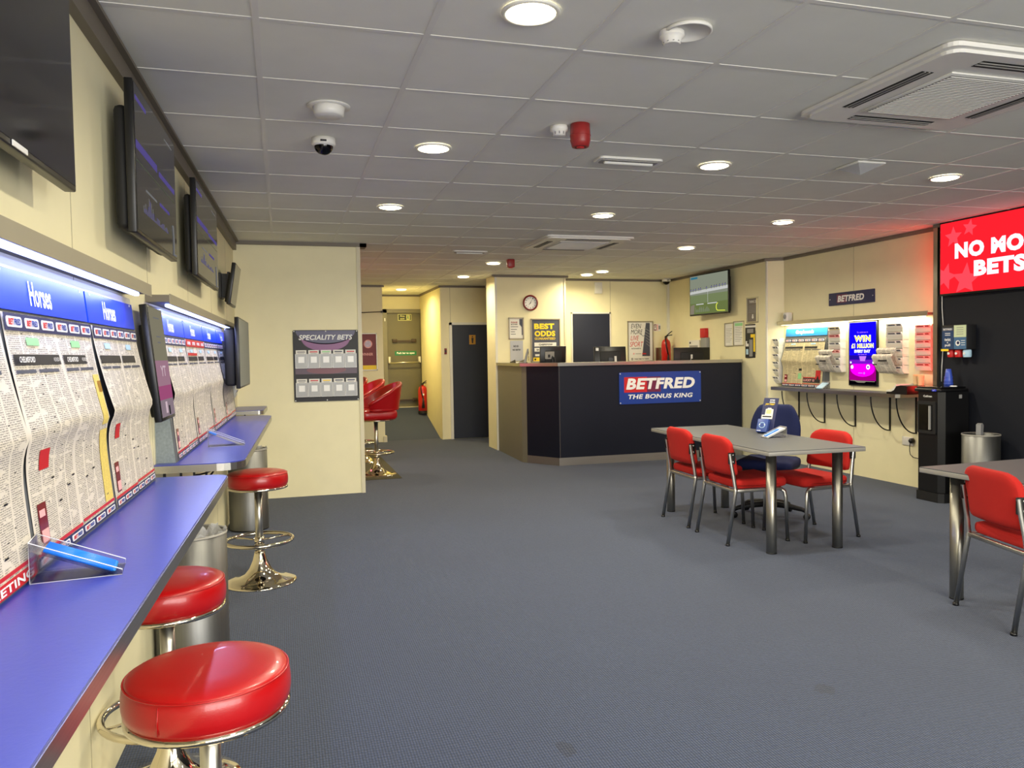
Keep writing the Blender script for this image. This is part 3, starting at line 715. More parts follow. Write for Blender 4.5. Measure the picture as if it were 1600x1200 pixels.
wall_tv(3.54, 2.165, .90, .55, .112, 'second black television on the left wall, faint violet racing graphics', content=racing_dim, deep=.1)
wall_tv(5.25, 2.175, 1.06, .545, .11, 'third black television on the left wall, above the second canopy', deep=.09, content=racing_dim)
wall_tv(6.98, 2.04, .50, .34, .125, 'small tilted black monitor high on the left wall near the partition', deep=.05, tilt=radians(9), name='wall_monitor', cat='monitor', grp=None)
mm = mat('matt_grey_screen', (122, 126, 120), .5)
wall_tv(6.72, 1.475, 1.02, .54, .20, 'grey-faced monitor low on the left wall at the end of the racing boards', deep=.14, name='wall_monitor', cat='monitor', grp=None, glow=mm)
def portrait(e, T, w_, h):
    b = B(); y = -.0015
    b.box(-w_/2+.012, w_/2-.012, y-.0006, y, 0.01, h/2-.012, emit('dim_olive_screen', (104, 100, 84), 1), X=T)
    b.box(-w_/2+.012, w_/2-.012, y-.0006, y, -h*.20, .01, emit('dim_mauve_screen', (128, 96, 110), 1), X=T)
    b.box(-w_/2+.012, w_/2-.012, y-.0006, y, -h*.32, -h*.20, emit('dim_magenta_screen', (128, 62, 96), 1), X=T)
    b.box(-w_/2+.012, w_/2-.012, y-.0006, y, -h/2+.016, -h*.32, emit('dim_greymauve_screen', (112, 98, 106), 1), X=T)
    li = emit('dim_pale_text', (170, 150, 158), 1)
    b.ft('YT', 0, -.035, .12, .045, y-.0006, li, bold=.02, X=T)
    for z, ww in ((.11, .10), (.085, .07), (.19, .13)): b.box(-ww/2, ww/2, y-.0012, y-.0006, z, z+.006, dimB, X=T)
    b.box(-.05, -.01, y-.0012, y-.0006, -h*.44, -h*.34, li, X=T); b.box(.02, .05, y-.0012, y-.0006, -h*.46, -h*.38, dimS, X=T)
    b.obj('screen_graphics', e)
wall_tv(3.665, 1.418, .33, .49, .082, 'portrait monitor with pink lower half between the two racing boards', deep=.05, tilt=-radians(5.5), mount=False, content=portrait, name='portrait_monitor', cat='monitor', grp=None)
# slip rack in profile at the end of the far racing board
def tier_rack(name, label, loc, rz, wd, n, h, slipm, lbl, grp, dep=.07, step=None):
    e = E(name, label, 'leaflet rack', loc, rz, 'tiered leaflet racks'); step = step or h/n
    b = B(); b.box(-wd/2, wd/2, -.004, 0, 0, h, 'pocket_edge')
    for s in (-wd/2, wd/2-.003): b.prism([(-.004, 0), (-dep*.6, 0), (-dep*.8, step*.5), (-dep*.8, h-step*.4), (-dep*.6, h), (-.004, h)], s, s+.003, 'wgloss', plane='YZ')
    b.obj('back_plate', e)
    for i in range(n):
        z = i*step; b = B()
        b.prism([(-.005, z), (-dep*.6, z), (-dep*.85, z+step*.50), (-dep*.85+.003, z+step*.52), (-dep*.6+.003, z+.004), (-.005, z+.004)], -wd/2, wd/2, 'wgloss', plane='YZ')
        b.obj('pocket', e)
        q = E('betting_slips', lbl+' in the '+('lowest', 'second lowest', 'third lowest', 'third highest', 'second highest', 'topmost')[i]+' pocket, '+grp, 'slips', loc, rz, 'betting slips in the wall racks')
        sm = slipm[i % len(slipm)]
        b = B(); b.prism([(-dep*.6+.006, z+.005), (-dep+.006, z+step*.92), (-dep+.018, z+step*.93), (-dep*.6+.02, z+.005)], -wd/2+.008, wd/2-.008, sm, plane='YZ')
        b.obj('slips', q)
        b = B(); XX = Matrix.Translation((0, -dep*.6+.0055, z+.005)) @ Matrix.Rotation(math.atan2(dep*.4, step*.915), 4, 'X')
        L = math.hypot(dep*.4, step*.915)
        b.box(-wd*.36, wd*.06, -.0015, 0, L*.68, L*.84, 'darkgreyp' if sm != 'pink' else 'sounder', X=XX); b.box(wd*.16, wd*.40, -.0015, 0, L*.66, L*.86, 'darkgreyp' if sm != 'pink' else 'sounder', X=XX); b.obj('printing', q)
    return e
tier_rack('leaflet_rack', 'white tiered rack seen edge-on at the end of the far racing board', (lwp(7.28), 7.28, 1.08), LW, .20, 5, .42, ['paper'], 'white slips', 'rack beside the far racing board', dep=.10)
# ================================================================ stools and bins on the left
def arc(n, r, z, a0=0, a1=2*pi, ry=None, cx=0, cy=0):
    return [(cx+r*cos(a0+(a1-a0)*k/n), cy+(ry or r)*sin(a0+(a1-a0)*k/n), z) for k in range(n+(0 if abs(a1-a0-2*pi) < 1e-6 else 1))]
def trumpet(e, r=.225, hb=.62, pr=.024):
    b = B(); prof = [(r, 0), (r, .006), (r*.97, .012), (r*.8, .020), (r*.6, .032), (r*.42, .055), (r*.3, .09), (r*.2, .14), (.034, .185), (.030, .20)]
    b.lathe(prof, 'chrome', 40); b.obj('base', e)
    b = B(); b.lathe([(pr, .19), (pr, hb)], 'chrome_leg', 20); b.lathe([(pr*1.25, .19), (pr*1.25, .24), (pr, .245)], 'chrome', 20); b.obj('post', e)
    b = B(); b.tube(arc(40, .205, .27), .0125, 'chrome', 10, closed=True)
    for k in range(3):
        a = 2*pi*k/3+.5; b.tube([(pr*.8*cos(a), pr*.8*sin(a), .27), (.2*cos(a), .2*sin(a), .27)], .006, 'chrome', 8)
    b.lathe([(pr*1.3, .25), (pr*1.3, .29)], 'chrome', 20); b.obj('footring', e)
def bar_stool(X, Y, rz, label):
    e = E('bar_stool', label, 'stool', (X, Y, 0), rz, 'round red bar stools by the worktop')
    trumpet(e)
    R = .187
    prof = [(R*.93, .618), (R*.985, .63), (R, .65), (R, .668), (R*.985, .688), (R*.955, .702), (R*.948, .7035), (R*.93, .706), (R*.8, .712), (R*.5, .7145), (0, .7155)]
    b = B(); b.lathe(prof, 'vinyl', 56); b.obj('seat', e)
    b = B(); b.tube(arc(56, R*.972, .699), .0022, 'vinyl', 6, closed=True); b.tube([(R*1.001, 0, .632), (R*1.004, 0, .66), (R*.985, 0, .692)], .0016, 'vinyl', 5); b.obj('seam_piping', e)
    b = B(); b.lathe([(R*.955, .606), (R*.985, .606), (R*.99, .612), (R*.985, .619), (R*.93, .621)], 'chrome', 56, caps=False); b.lathe([(.03, .60), (R*.9, .612), (R*.93, .619)], 'blackm', 40, caps=False); b.lathe([(.05, .585), (.07, .61)], 'blackmet', 20); b.obj('seat_rim', e)
bar_stool(-.185, 1.94, radians(-118), 'red round bar stool nearest the camera, lower left')
bar_stool(-.385, 2.77, 1, 'red round bar stool partly hidden behind the foreground worktop edge')
bar_stool(-.165, 5.22, 2, 'red round bar stool with its whole chrome pedestal in view, before the bin')
def bin_(X, Y, r, h, label, liner=True):
    e = E('waste_bin', label, 'bin', (X, Y, 0), 0, 'cylindrical grey metal waste bins')
    b = B(); b.lathe([(r, 0), (r, h), (r-.004, h+.002), (r-.006, h), (r-.006, .02), (0, .02)], 'bin', 48, caps=False); b.lathe([(r+.001, 0), (r+.001, .012)], 'black', 48); b.obj('body', e)
    b = B(); b.lathe([(r-.004, h-.03), (r-.003, h-.001), (r+.002, h+.006), (r+.003, h-.004)], 'tedge', 48, caps=False); b.obj('rim', e)
    if liner:
        R = random.Random(3); q = B()
        def fn(u, v):
            a = 2*pi*u; rr = r*(.98-.35*v)+.006*sin(17*a+5*v); return (rr*cos(a), rr*sin(a), h+.006-.10*v+.010*sin(9*a)*(1-v)+.006*sin(23*a+3)*(1-v))
        q.grid(fn, 64, 6, mat('translucent_bin_liner', (206, 206, 204), .3, alpha=.75, bump=(60, .6))); q.obj('liner', e)
bin_(-.415, 3.76, .155, .65, 'grey waste bin with a clear liner under the near worktop end')
bin_(-.295, 6.90, .158, .67, 'grey waste bin against the cream partition behind the red stool')
# ================================================================ speciality bets board on the partition
def ell(cx, cz, rx, rz, n, a0, a1): return [(cx+rx*cos(radians(a0+(a1-a0)*k/n)), cz+rz*sin(radians(a0+(a1-a0)*k/n))) for k in range(n+1)]
e = E('leaflet_display_board', 'dark SPECIALITY BETS board with ten leaflet pockets on the cream partition', 'display board', (.445, 8.30, 1.345))
b = B(); b.rrect(0, 0, .655, .735, -.012, 0, .012, 'ink'); b.obj('backboard', e)
pm = mat('purple_print', (120, 50, 116), .35); pm2 = mat('deep_violet_print', (46, 40, 88), .35); pm3 = mat('maroon_print', (104, 26, 46), .35); pm4 = mat('plum_print', (66, 28, 56), .35)
b = B(); y = -.012
b.prism(ell(0, .36, .30, .13, 20, 180, 360), y-.0006, y, pm2)
b.prism(ell(0, .36, .30, .14, 20, 190, 350)+ell(0, .27, .24, .12, 20, 350, 190), y-.0005, y, pm)
b.prism([(-.31, .0), (.31, .0), (.31, -.085), (-.31, -.085)], y-.0006, y, pm4); b.prism(ell(0, -.045, .20, .04, 24, 0, 360), y-.0012, y-.0006, pm3)
b.obj('printed_artwork', e)
b = B(); b.ft('SPECIALITY BETS', 0, .292, .54, .052, y-.0006, 'wpaint', bold=.022, shear=.22)
for x in (-.315, 0, .315):
    for z in (.355, -.355): b.disc(x, z, .006, y-.003, y, 'wpaint', 8)
b.obj('lettering', e)
cols = [['greyp', 'redp', 'lgreen', 'darkgreyp', 'redp'], ['greyp', 'redp', 'yel', 'darkgreyp', 'navyp']]
for r_ in range(2):
    for c in range(5):
        x = -.25+c*.124; z0 = (-.02, -.315)[r_]
        b = B(); b.box(x-.056, x+.056, y-.022, y-.018, z0, z0+.14, 'pocket'); b.box(x-.060, x-.056, y-.022, y, z0, z0+.145, 'pocket_edge'); b.box(x+.056, x+.060, y-.022, y, z0, z0+.145, 'pocket_edge'); b.box(x-.06, x+.06, y-.022, y, z0-.003, z0, 'pocket_edge')
        b.box(x-.03, x+.03, y-.0235, y-.022, z0+.052, z0+.115, 'pocket_edge'); b.obj('pocket', e)
        q = E('leaflet', 'leaflet in the %s pocket, %s row, of the SPECIALITY BETS board' % (('far left', 'second', 'middle', 'fourth', 'far right')[c], ('upper', 'lower')[r_]), 'leaflet', (.445+x, 8.30, 1.345+z0), 0, 'leaflets in the SPECIALITY BETS board')
        B().box(-.053, .053, y-.016, y-.010, .002, .182, 'paper').obj('sheet', q)
        b = B(); b.box(-.038, .038, y-.0172, y-.016, .158, .169, cols[r_][c]); b.box(-.03, .03, y-.0168, y-.016, .145, .149, 'greyp'); b.obj('heading', q)
# ================================================================ service counter
e = E('service_counter', 'long dark navy service counter with steel top edge and the blue sign on its front', 'counter', (4.6, 9.6, 0))
def rel(p): return [(x-4.6, y-9.6) for x, y in p]
PO = [(3.08, 11.2), (3.03, 9.84), (3.36, 9.33), (6.015, 9.33)]
PI_ = [(6.015, 9.68), (3.50, 9.68), (3.35, 9.95), (3.38, 11.2)]
def shrink(d): return [(3.08+d, 11.2), (3.03+d, 9.84+d*.4), (3.36+d*.5, 9.33+d), (6.015, 9.33+d)]
b = B(); b.prism(rel(shrink(-.022)+PI_), 1.27, 1.31, 'steel_h', plane='XY'); b.obj('countertop', e)
XZ = lambda p, q: None
def wallrun(b, p, q, z0, z1, m, t=.02):
    dx, dy = q[0]-p[0], q[1]-p[1]; L = math.hypot(dx, dy); nx, ny = -dy/L*t, dx/L*t
    b.prism(rel([p, q, (q[0]+nx, q[1]+ny), (p[0]+nx, p[1]+ny)]), z0, z1, m, plane='XY')
gp = mat('olive_grey_panel', (112, 108, 92), .45)
b = B(); wallrun(b, PO[0], PO[1], 0, 1.27, gp); b.obj('end_panel', e, 'olive grey end panel')
b = B(); wallrun(b, PO[1], (3.075, 9.77), 0, 1.27, gp); wallrun(b, (3.075, 9.77), PO[2], .10, 1.27, 'navy'); b.obj('corner_panel', e)
b = B(); wallrun(b, PO[2], PO[3], .10, 1.27, 'navy'); b.box(3.372-4.6, 3.375-4.6, 9.329-9.6, 9.335-9.6, .1, 1.27, 'cove'); b.obj('front_panel', e)
b = B(); wallrun(b, (3.075, 9.77), PO[2], 0, .10, 'steel_kick'); wallrun(b, PO[2], PO[3], 0, .10, 'steel_kick'); b.obj('kickboard', e, 'pale steel kickboard')
b = B(); b.box(3.4-4.6, 6.0-4.6, 9.70-9.6, 10.45-9.6, .86, .90, 'table'); b.box(3.4-4.6, 6.0-4.6, 9.68-9.6, 9.70-9.6, 0, 1.27, 'cove'); b.box(5.96-4.6, 6.0-4.6, 9.7-9.6, 10.4-9.6, 0, .86, 'cove'); b.box(3.4-4.6, 3.44-4.6, 9.7-9.6, 10.4-9.6, 0, .86, 'cove'); b.obj('staff_desk', e)
e = E('shop_sign', 'blue and red BETFRED THE BONUS KING sign on the counter front', 'sign', (4.787, 9.328, .962))
b = B(); b.rrect(0, 0, 1.19, .415, -.012, 0, .015, 'logo_blue')
for x in (-.58, .58):
    for z in (-.19, .19): b.disc(x, z, .008, -.016, -.012, 'white', 8)
pl_ = b.obj('plate', e)
b = B(); b.box(-.525, -.20, -.013, -.012, -.055, .145, 'redp'); b.box(-.20, .0, -.013, -.012, -.055, .145, mat('plum_red_print', (110, 34, 70), .35)); b.obj('red_panel', pl_, 'red fading panel behind the name')
b = B(); b.ft('BETFRED', .0, .055, 1.0, .145, -.013, 'wpaint', bold=.045, shear=.18, dep=.004); b.ft('THE BONUS KING', .0, -.112, .94, .06, -.013, 'wpaint', bold=.03, shear=.18, dep=.002); b.obj('lettering', pl_)
# things behind the counter
def monitor(X, Y, zt, w_, h, rz, label, back='black', tilt=.1):
    e = E('computer_monitor', label, 'monitor', (X, Y, .90), rz, 'monitors on the staff desk')
    zc = zt-.90-h/2; T = Matrix.Translation((0, 0, zc)) @ Matrix.Rotation(tilt, 4, 'X')
    b = B(); b.box(-w_/2, w_/2, -.02, .012, -h/2, h/2, back, bev=.006, X=T); b.box(-w_*.32, w_*.32, -.035, -.02, -h*.32, h*.3, 'blackm', bev=.01, X=T); b.obj('casing', e)
    B().box(-w_/2+.012, w_/2-.012, .012, .0135, -h/2+.02, h/2-.012, 'scr', X=T).obj('screen', e)
    b = B(); b.box(-.03, .03, -.05, -.03, .01, zc, 'black'); b.rrect(0, 0, .2, .15, 0, .012, .03, 'black', X=Matrix.Translation((0, 0, 0)) @ Matrix.Rotation(pi/2, 4, 'X')); b.obj('stand', e)
    return e, T
e, T = monitor(3.525, 10.0, 1.532, .37, .30, 0, 'black monitor with grey rear plate on the counter, left of three')
b = B(); b.rrect(-.055, .03, .13, .10, -.038, -.034, .006, 'tedge', X=T); b.box(-.08, -.05, -.041, -.038, .0, .04, 'ink', X=T); b.tube([(-.02, -.045, .02), (0, -.06, -.02), (.01, -.05, -.12)], .006, 'black', 6, X=T); b.obj('rear_plate', e, 'grey rear mounting plate')
e, T = monitor(4.365, 10.0, 1.512, .45, .31, radians(-10), 'black monitor seen from behind, middle of three on the counter', tilt=-.12)
B().box(-.20, -.16, -.024, -.02, .10, .14, 'wpaint', X=T).obj('sticker', e, 'white corner sticker'); B().box(.055, .085, -.04, -.036, -.10, .02, 'white', X=T).obj('sticker', e, 'upright white sticker')
e, T = monitor(5.63, 10.0, 1.485, .57, .32, 0, 'wide black monitor on the counter, nearest the race screen', tilt=0)
b = B(); b.box(-.035, -.005, -.04, -.036, -.10, .06, 'white', X=T); b.obj('sticker', e, 'white sticker')
e = E('card_reader_screen', 'small grey tilted screen at the left end of the counter', 'monitor', (3.14, 9.98, 1.31), radians(70))
b = B(); b.prism([(0, 0), (.03, .01), (-.02, .19), (-.035, .19)], -.09, .09, 'greyp', plane='YZ'); b.box(-.09, .09, -.02, .10, 0, .008, 'black'); b.obj('casing', e)
b = B(); b.box(-.08, .08, -.036, -.034, .03, .17, 'scr', X=Matrix.Rotation(0, 4, 'X')); b.obj('screen', e)
e = E('document_tray', 'low black tray on the left corner of the counter top', 'tray', (3.13, 10.35, 1.31), radians(84))
b = B(); b.box(-.17, .17, -.06, .06, 0, .008, 'paper'); b.prism([(-.19, .0), (-.17, .045), (.20, .012), (.20, 0)], .06, .068, 'black'); b.prism([(-.19, .0), (-.17, .045), (.20, .012), (.20, 0)], -.068, -.06, 'black'); b.obj('tray', e)
# ---------------------------------------------------------------- fixtures on the pillar and rear wall
e = E('wall_clock', 'round wall clock with dark red rim on the pillar', 'clock', (3.61, 11.22, 2.197))
XC = Matrix.Rotation(pi/2, 4, 'X')
b = B(); b.lathe([(.118, 0), (.120, .02), (.112, .032), (.098, .034), (.094, .02)], 'clockred', 40, X=XC, caps=False); b.obj('rim', e)
B().disc(0, 0, .096, -.014, 0, 'wpaint', 40).obj('dial', e)
b = B()
for k in range(12):
    a = k*pi/6; t = str(k or 12); b.ft(t, .076*sin(a), .076*cos(a), .016 if len(t) < 2 else .022, .018, -.014, 'ink', bold=.02)
b.obj('numerals', e)
b = B()
for a, L, w_ in ((radians(25), .07, .004), (radians(220), .05, .006)): b.add([(-w_*cos(a), -.017, w_*sin(a)), (w_*cos(a), -.017, -w_*sin(a)), (L*sin(a), -.017, L*cos(a))], [(0, 1, 2)], 'ink')
b.disc(0, 0, .007, -.02, -.015, 'ink'); b.obj('hands', e)
def framed(name, label, x, y, z, w_, h, art, rz=0, fm='frame', fw=.018, cat='poster', bg='paper'):
    e = E(name, label, cat, (x, y, z), rz)
    if fm:
        b = B()
        for a in ((-w_/2, w_/2, h/2-fw, h/2), (-w_/2, w_/2, -h/2, -h/2+fw), (-w_/2, -w_/2+fw, -h/2, h/2), (w_/2-fw, w_/2, -h/2, h/2)): b.box(a[0], a[1], -.016, 0, a[2], a[3], fm, bev=.003, seg=1)
        b.obj('frame', e)
    f = fw*.9 if fm else 0
    B().box(-w_/2+f, w_/2-f, -.006, 0, -h/2+f, h/2-f, bg).obj('sheet', e)
    b = B(); art(b, w_, h, -.006); b.obj('print', e)
    return e
def art_cert(b, w_, h, y):
    b.ft('PLEASE', -.03, .09, .10, .025, y, 'sounder', bold=.04); b.ft('BE AWARE', -.03, .06, .10, .02, y, 'ink', bold=.03)
    b.prism([(.05, .14), (.10, .14), (.10, -.10), (.085, -.10), (.085, .02), (.05, .06)], y-.0006, y, 'darkgreyp')
    for k, z in enumerate((.02, -.02, -.055, -.09)): b.box(-.085, (.03, .01, -.02, -.01)[k], y-.0006, y, z, z+.009, 'darkgreyp')
framed('framed_notice', 'small silver-framed notice under the clock, upper left on the pillar', 3.383, 11.22, 1.816, .24, .326, art_cert)
def art_no(b, w_, h, y): b.ft('NO ID', -.01, .07, .08, .028, y, 'ink', bold=.04); b.ft('NO ENTRY', 0, .015, .13, .024, y, 'ink', bold=.04)
framed('paper_notice', 'plain pale grey paper notice below the silver-framed one on the pillar', 3.385, 11.22, 1.48, .20, .305, art_no, fm=None, bg=mat('pale_grey_paper', (186, 188, 196), .7))
def art_best(b, w_, h, y):
    b.ft('BEST', -.02, .215, .32, .085, y, 'yel', bold=.05); b.ft('ODDS', -.01, .105, .33, .085, y, 'yel', bold=.05); b.ft('GUARANTEED', -.01, .03, .33, .034, y, 'yel', bold=.02)
    b.box(-.18, .17, y-.001, y, -.09, -.03, 'paper'); b.ft('CHEPSTOW', 0, -.06, .22, .026, y-.001, 'ink', bold=.03)
    b.box(-.18, .17, y-.001, y, -.165, -.11, 'paper'); b.ft('BATH', -.10, -.138, .09, .024, y-.001, 'ink', bold=.03)
    b.box(-.17, -.05, y-.001, y, -.235, -.205, 'paper'); b.box(-.20, .20, y-.001, y, -.31, -.255, 'yel'); b.disc(-.17, -.283, .015, y-.002, y-.001, 'ink')
framed('odds_poster', 'framed grey poster reading BEST ODDS GUARANTEED in yellow on the pillar', 3.845, 11.22, 1.63, .47, .66, art_best, bg='darkgreyp', fm='frame')
def art_even(b, w_, h, y):
    k = .24
    b.ft('EVEN', -.075, .25, .18, .075, y, 'ink', bold=.0, shear=k); b.ft('MORE', -.065, .155, .21, .075, y, 'ink', bold=.0, shear=k)
    b.ft('LIVE', -.10, .055, .15, .075, y, 'redp', bold=.0, shear=k); b.ft('SPORT', -.07, -.045, .24, .08, y, 'redp', bold=.0, shear=k)
    b.ft('WATCH & BET IN', -.08, -.115, .17, .02, y, 'ink', bold=.03)
    b.prism([(.10, .30), (.17, .30), (.17, -.24), (.03, -.24), (.055, -.04)], y-.001, y, 'darkgreyp')
    for q in range(6): b.prism([(.075+q*.006, .22-q*.05), (.17, .17-q*.05), (.17, .16-q*.05), (.075+q*.006, .21-q*.05)], y-.002, y-.001, 'greyp')
    b.tube([(.0, y-.001, .12), (.05, y-.001, .085), (.09, y-.001, .10)], .004, 'darkgreyp', 5)
    b.disc(-.12, -.20, .014, y-.001, y, 'pink'); b.box(-.09, .01, y-.001, y, -.205, -.197, 'greyp'); b.box(.03, .10, y-.002, y-.001, -.21, -.19, 'redp')
    b.disc(-.15, -.285, .018, y-.001, y, 'ink'); b.disc(-.15, -.285, .008, y-.002, y-.001, 'paper'); b.ft('TAKE TIME TO THINK', .02, -.285, .26, .016, y, 'ink', bold=.04)
framed('sport_poster', 'framed white poster reading EVEN MORE LIVE SPORT on the rear wall', 5.62, 11.64, 1.605, .46, .66, art_even)
e = E('wall_box', 'small white box high on the wall above the dark door behind the counter', 'alarm box', (4.88, 11.64, 2.47))
b = B(); b.box(-.065, .065, -.05, 0, -.095, .085, 'white', bev=.008); b.obj('cover', e); B().box(-.05, .05, -.053, -.05, -.08, .03, 'wgloss', bev=.001, seg=1).obj('panel', e)
def art_exit(b, w_, h, y):
    b.box(-.055, -.01, y-.001, y, -.05, .05, 'clockred'); b.box(-.047, -.018, y-.002, y-.001, -.035, .035, 'paper'); b.disc(-.032, .01, .009, y-.003, y-.002, 'clockred'); b.box(.0, .02, y-.001, y, -.05, .05, 'pink'); b.box(.03, .06, y-.001, y, -.03, .03, 'greyp')
framed('extinguisher_sign', 'small red and white fire extinguisher sign beside the sport poster', 5.92, 11.64, 1.83, .13, .12, art_exit, fm=None, cat='sign')
def extinguisher(x, y, z, h, r, label, rz=0, two=False):
    e = E('fire_extinguisher', label, 'fire extinguisher', (x, y, z), rz)
    b = B(); b.lathe([(r*.9, 0), (r, .01), (r, h*.72), (r*.93, h*.78), (r*.7, h*.84), (r*.34, h*.87), (r*.3, h*.9)], 'ext', 32)
    b.obj('cylinder', e)
    B().lathe([(r*1.02, 0), (r*1.03, .05), (r*1.0, .055)], 'blackm', 32, caps=False).obj('base_ring', e)
    b = B(); b.lathe([(r*.3, h*.88), (r*.3, h*.93), (r*.18, h*.95)], 'black', 16); b.tube([(0, 0, h*.93), (r*.5, -r*.3, h*.96), (r*1.3, -r*.3, h*.97)], .008, 'black', 8); b.tube([(0, 0, h*.94), (r*.5, -r*.3, h*1.0), (r*1.3, -r*.3, h*1.06)], .008, 'blackmet', 8); b.obj('valve_lever', e)
    b = B(); b.tube([(0, -r*.3, h*.92), (-r*.6, -r*.9, h*.88), (-r*.5, -r*1.1, h*.7), (-r*.1, -r*1.1, h*.5)], .011, 'black', 8); b.lathe([(.012, 0), (.03, .19), (.026, .19), (.008, 0)], 'blackm', 16, X=Matrix.Translation((-r*.1, -r*1.25, h*.5)) @ Matrix.Rotation(pi, 4, 'X')); b.obj('hose_horn', e)
    if two:
        b = B(); b.grid(lambda u, v: (r*1.006*sin(-1.2+2*u), -r*1.006*cos(-1.2+2*u), h*(.25+.3*v)), 8, 2, 'ext'); b.rrect(0, h*.6, .03, .035, -r*1.03, -r*.98, .005, 'wpaint'); b.box(-.012, .012, -r*1.03, -r*1.0, h*.22, h*.45, 'pink'); b.obj('label', e)
    return e
extinguisher(2.53, 14.55, .345, .60, .085, 'red fire extinguisher on the corridor ramp beside the fire door', two=True)
extinguisher(5.97, 11.42, 1.06, .66, .075, 'red fire extinguisher with black horn on the wall behind the counter')
e = E('shelf_bracket', 'small wall bracket holding the extinguisher behind the counter', 'bracket', (5.97, 11.52, 1.0))
b = B(); b.box(-.08, .08, -.18, .11, .045, .06, 'steel'); b.box(-.08, .08, .09, .118, .0, .5, 'steel'); b.obj('bracket', e)
# signs on the fire door
def art_fire(b, w_, h, y):
    b.rrect(0, 0, w_-.02, h-.02, y-.001, y, .004, mat('dark_olive_sign', (52, 56, 30), .5)); g = 'yel' if 0 else mat('luminous_print', (206, 206, 130), .5)
    b.ft('Fire', -.045, .024, .085, .035, y-.001, g, bold=.03); b.ft('exit', -.045, -.026, .085, .03, y-.001, g, bold=.03)
    b.box(.032, .10, y-.0015, y-.001, -.048, .048, g)
    b.disc(.062, .03, .009, y-.003, y-.0015, 'greenp'); b.prism([(.055, .02), (.072, .018), (.07, -.005), (.088, -.03), (.08, -.035), (.062, -.012), (.045, -.036), (.038, -.03), (.054, -.004)], y-.003, y-.0015, 'greenp')
framed('fire_exit_sign', 'Fire exit sign with running figure above the door in the corridor', 2.30, 15.06, 2.175, .26, .125, art_fire, fm=None, bg=mat('luminous_print', (206, 206, 130), .5), cat='sign')
def art_push(b, w_, h, y): b.ft('Push bar to open', 0, 0, .34, .05, y, 'wpaint', bold=.03)
framed('push_bar_sign', 'green Push bar to open sign on the corridor fire door', 2.305, 15.06, 1.485, .42, .085, art_push, fm=None, bg='greenp', cat='sign')
def art_pink(b, w_, h, y):
    b.box(-w_*.3, w_*.48, y-.001, y, -h*.47, -h*.36, 'yel'); b.ft('WINNER', -.02, -.04, .2, .045, y, 'pink', bold=.03); b.disc(0, .13, .07, y-.001, y, 'pink'); b.disc(0, .13, .055, y-.002, y-.001, 'clockred')
framed('machine_poster', 'dark red poster with yellow foot, seen past the partition edge', 1.38, 13.08, 1.51, .30, .62, art_pink, fm='frame', bg=mat('wine_print', (120, 44, 50), .5))
e = E('towel_rail', 'thin dark rail on the pink-lit rear wall past the partition', 'rail', (1.45, 13.08, 2.165))
b = B(); b.tube([(-.2, -.03, -.01), (.17, -.03, .005)], .008, 'brown', 8); b.box(-.2, -.18, -.035, 0, -.02, .01, 'brown'); b.box(.15, .19, -.04, 0, -.012, .02, 'brown'); b.obj('rail', e)
e = E('light_switch', 'small dark red call point on the wall edge right of the corridor', 'switch', (2.675, 13.05, 1.50))
b = B(); b.box(-.02, .02, -.02, 0, -.05, .05, 'clockred', bev=.004); b.box(-.012, .012, -.023, -.02, -.02, .02, 'ink'); b.obj('cover', e)
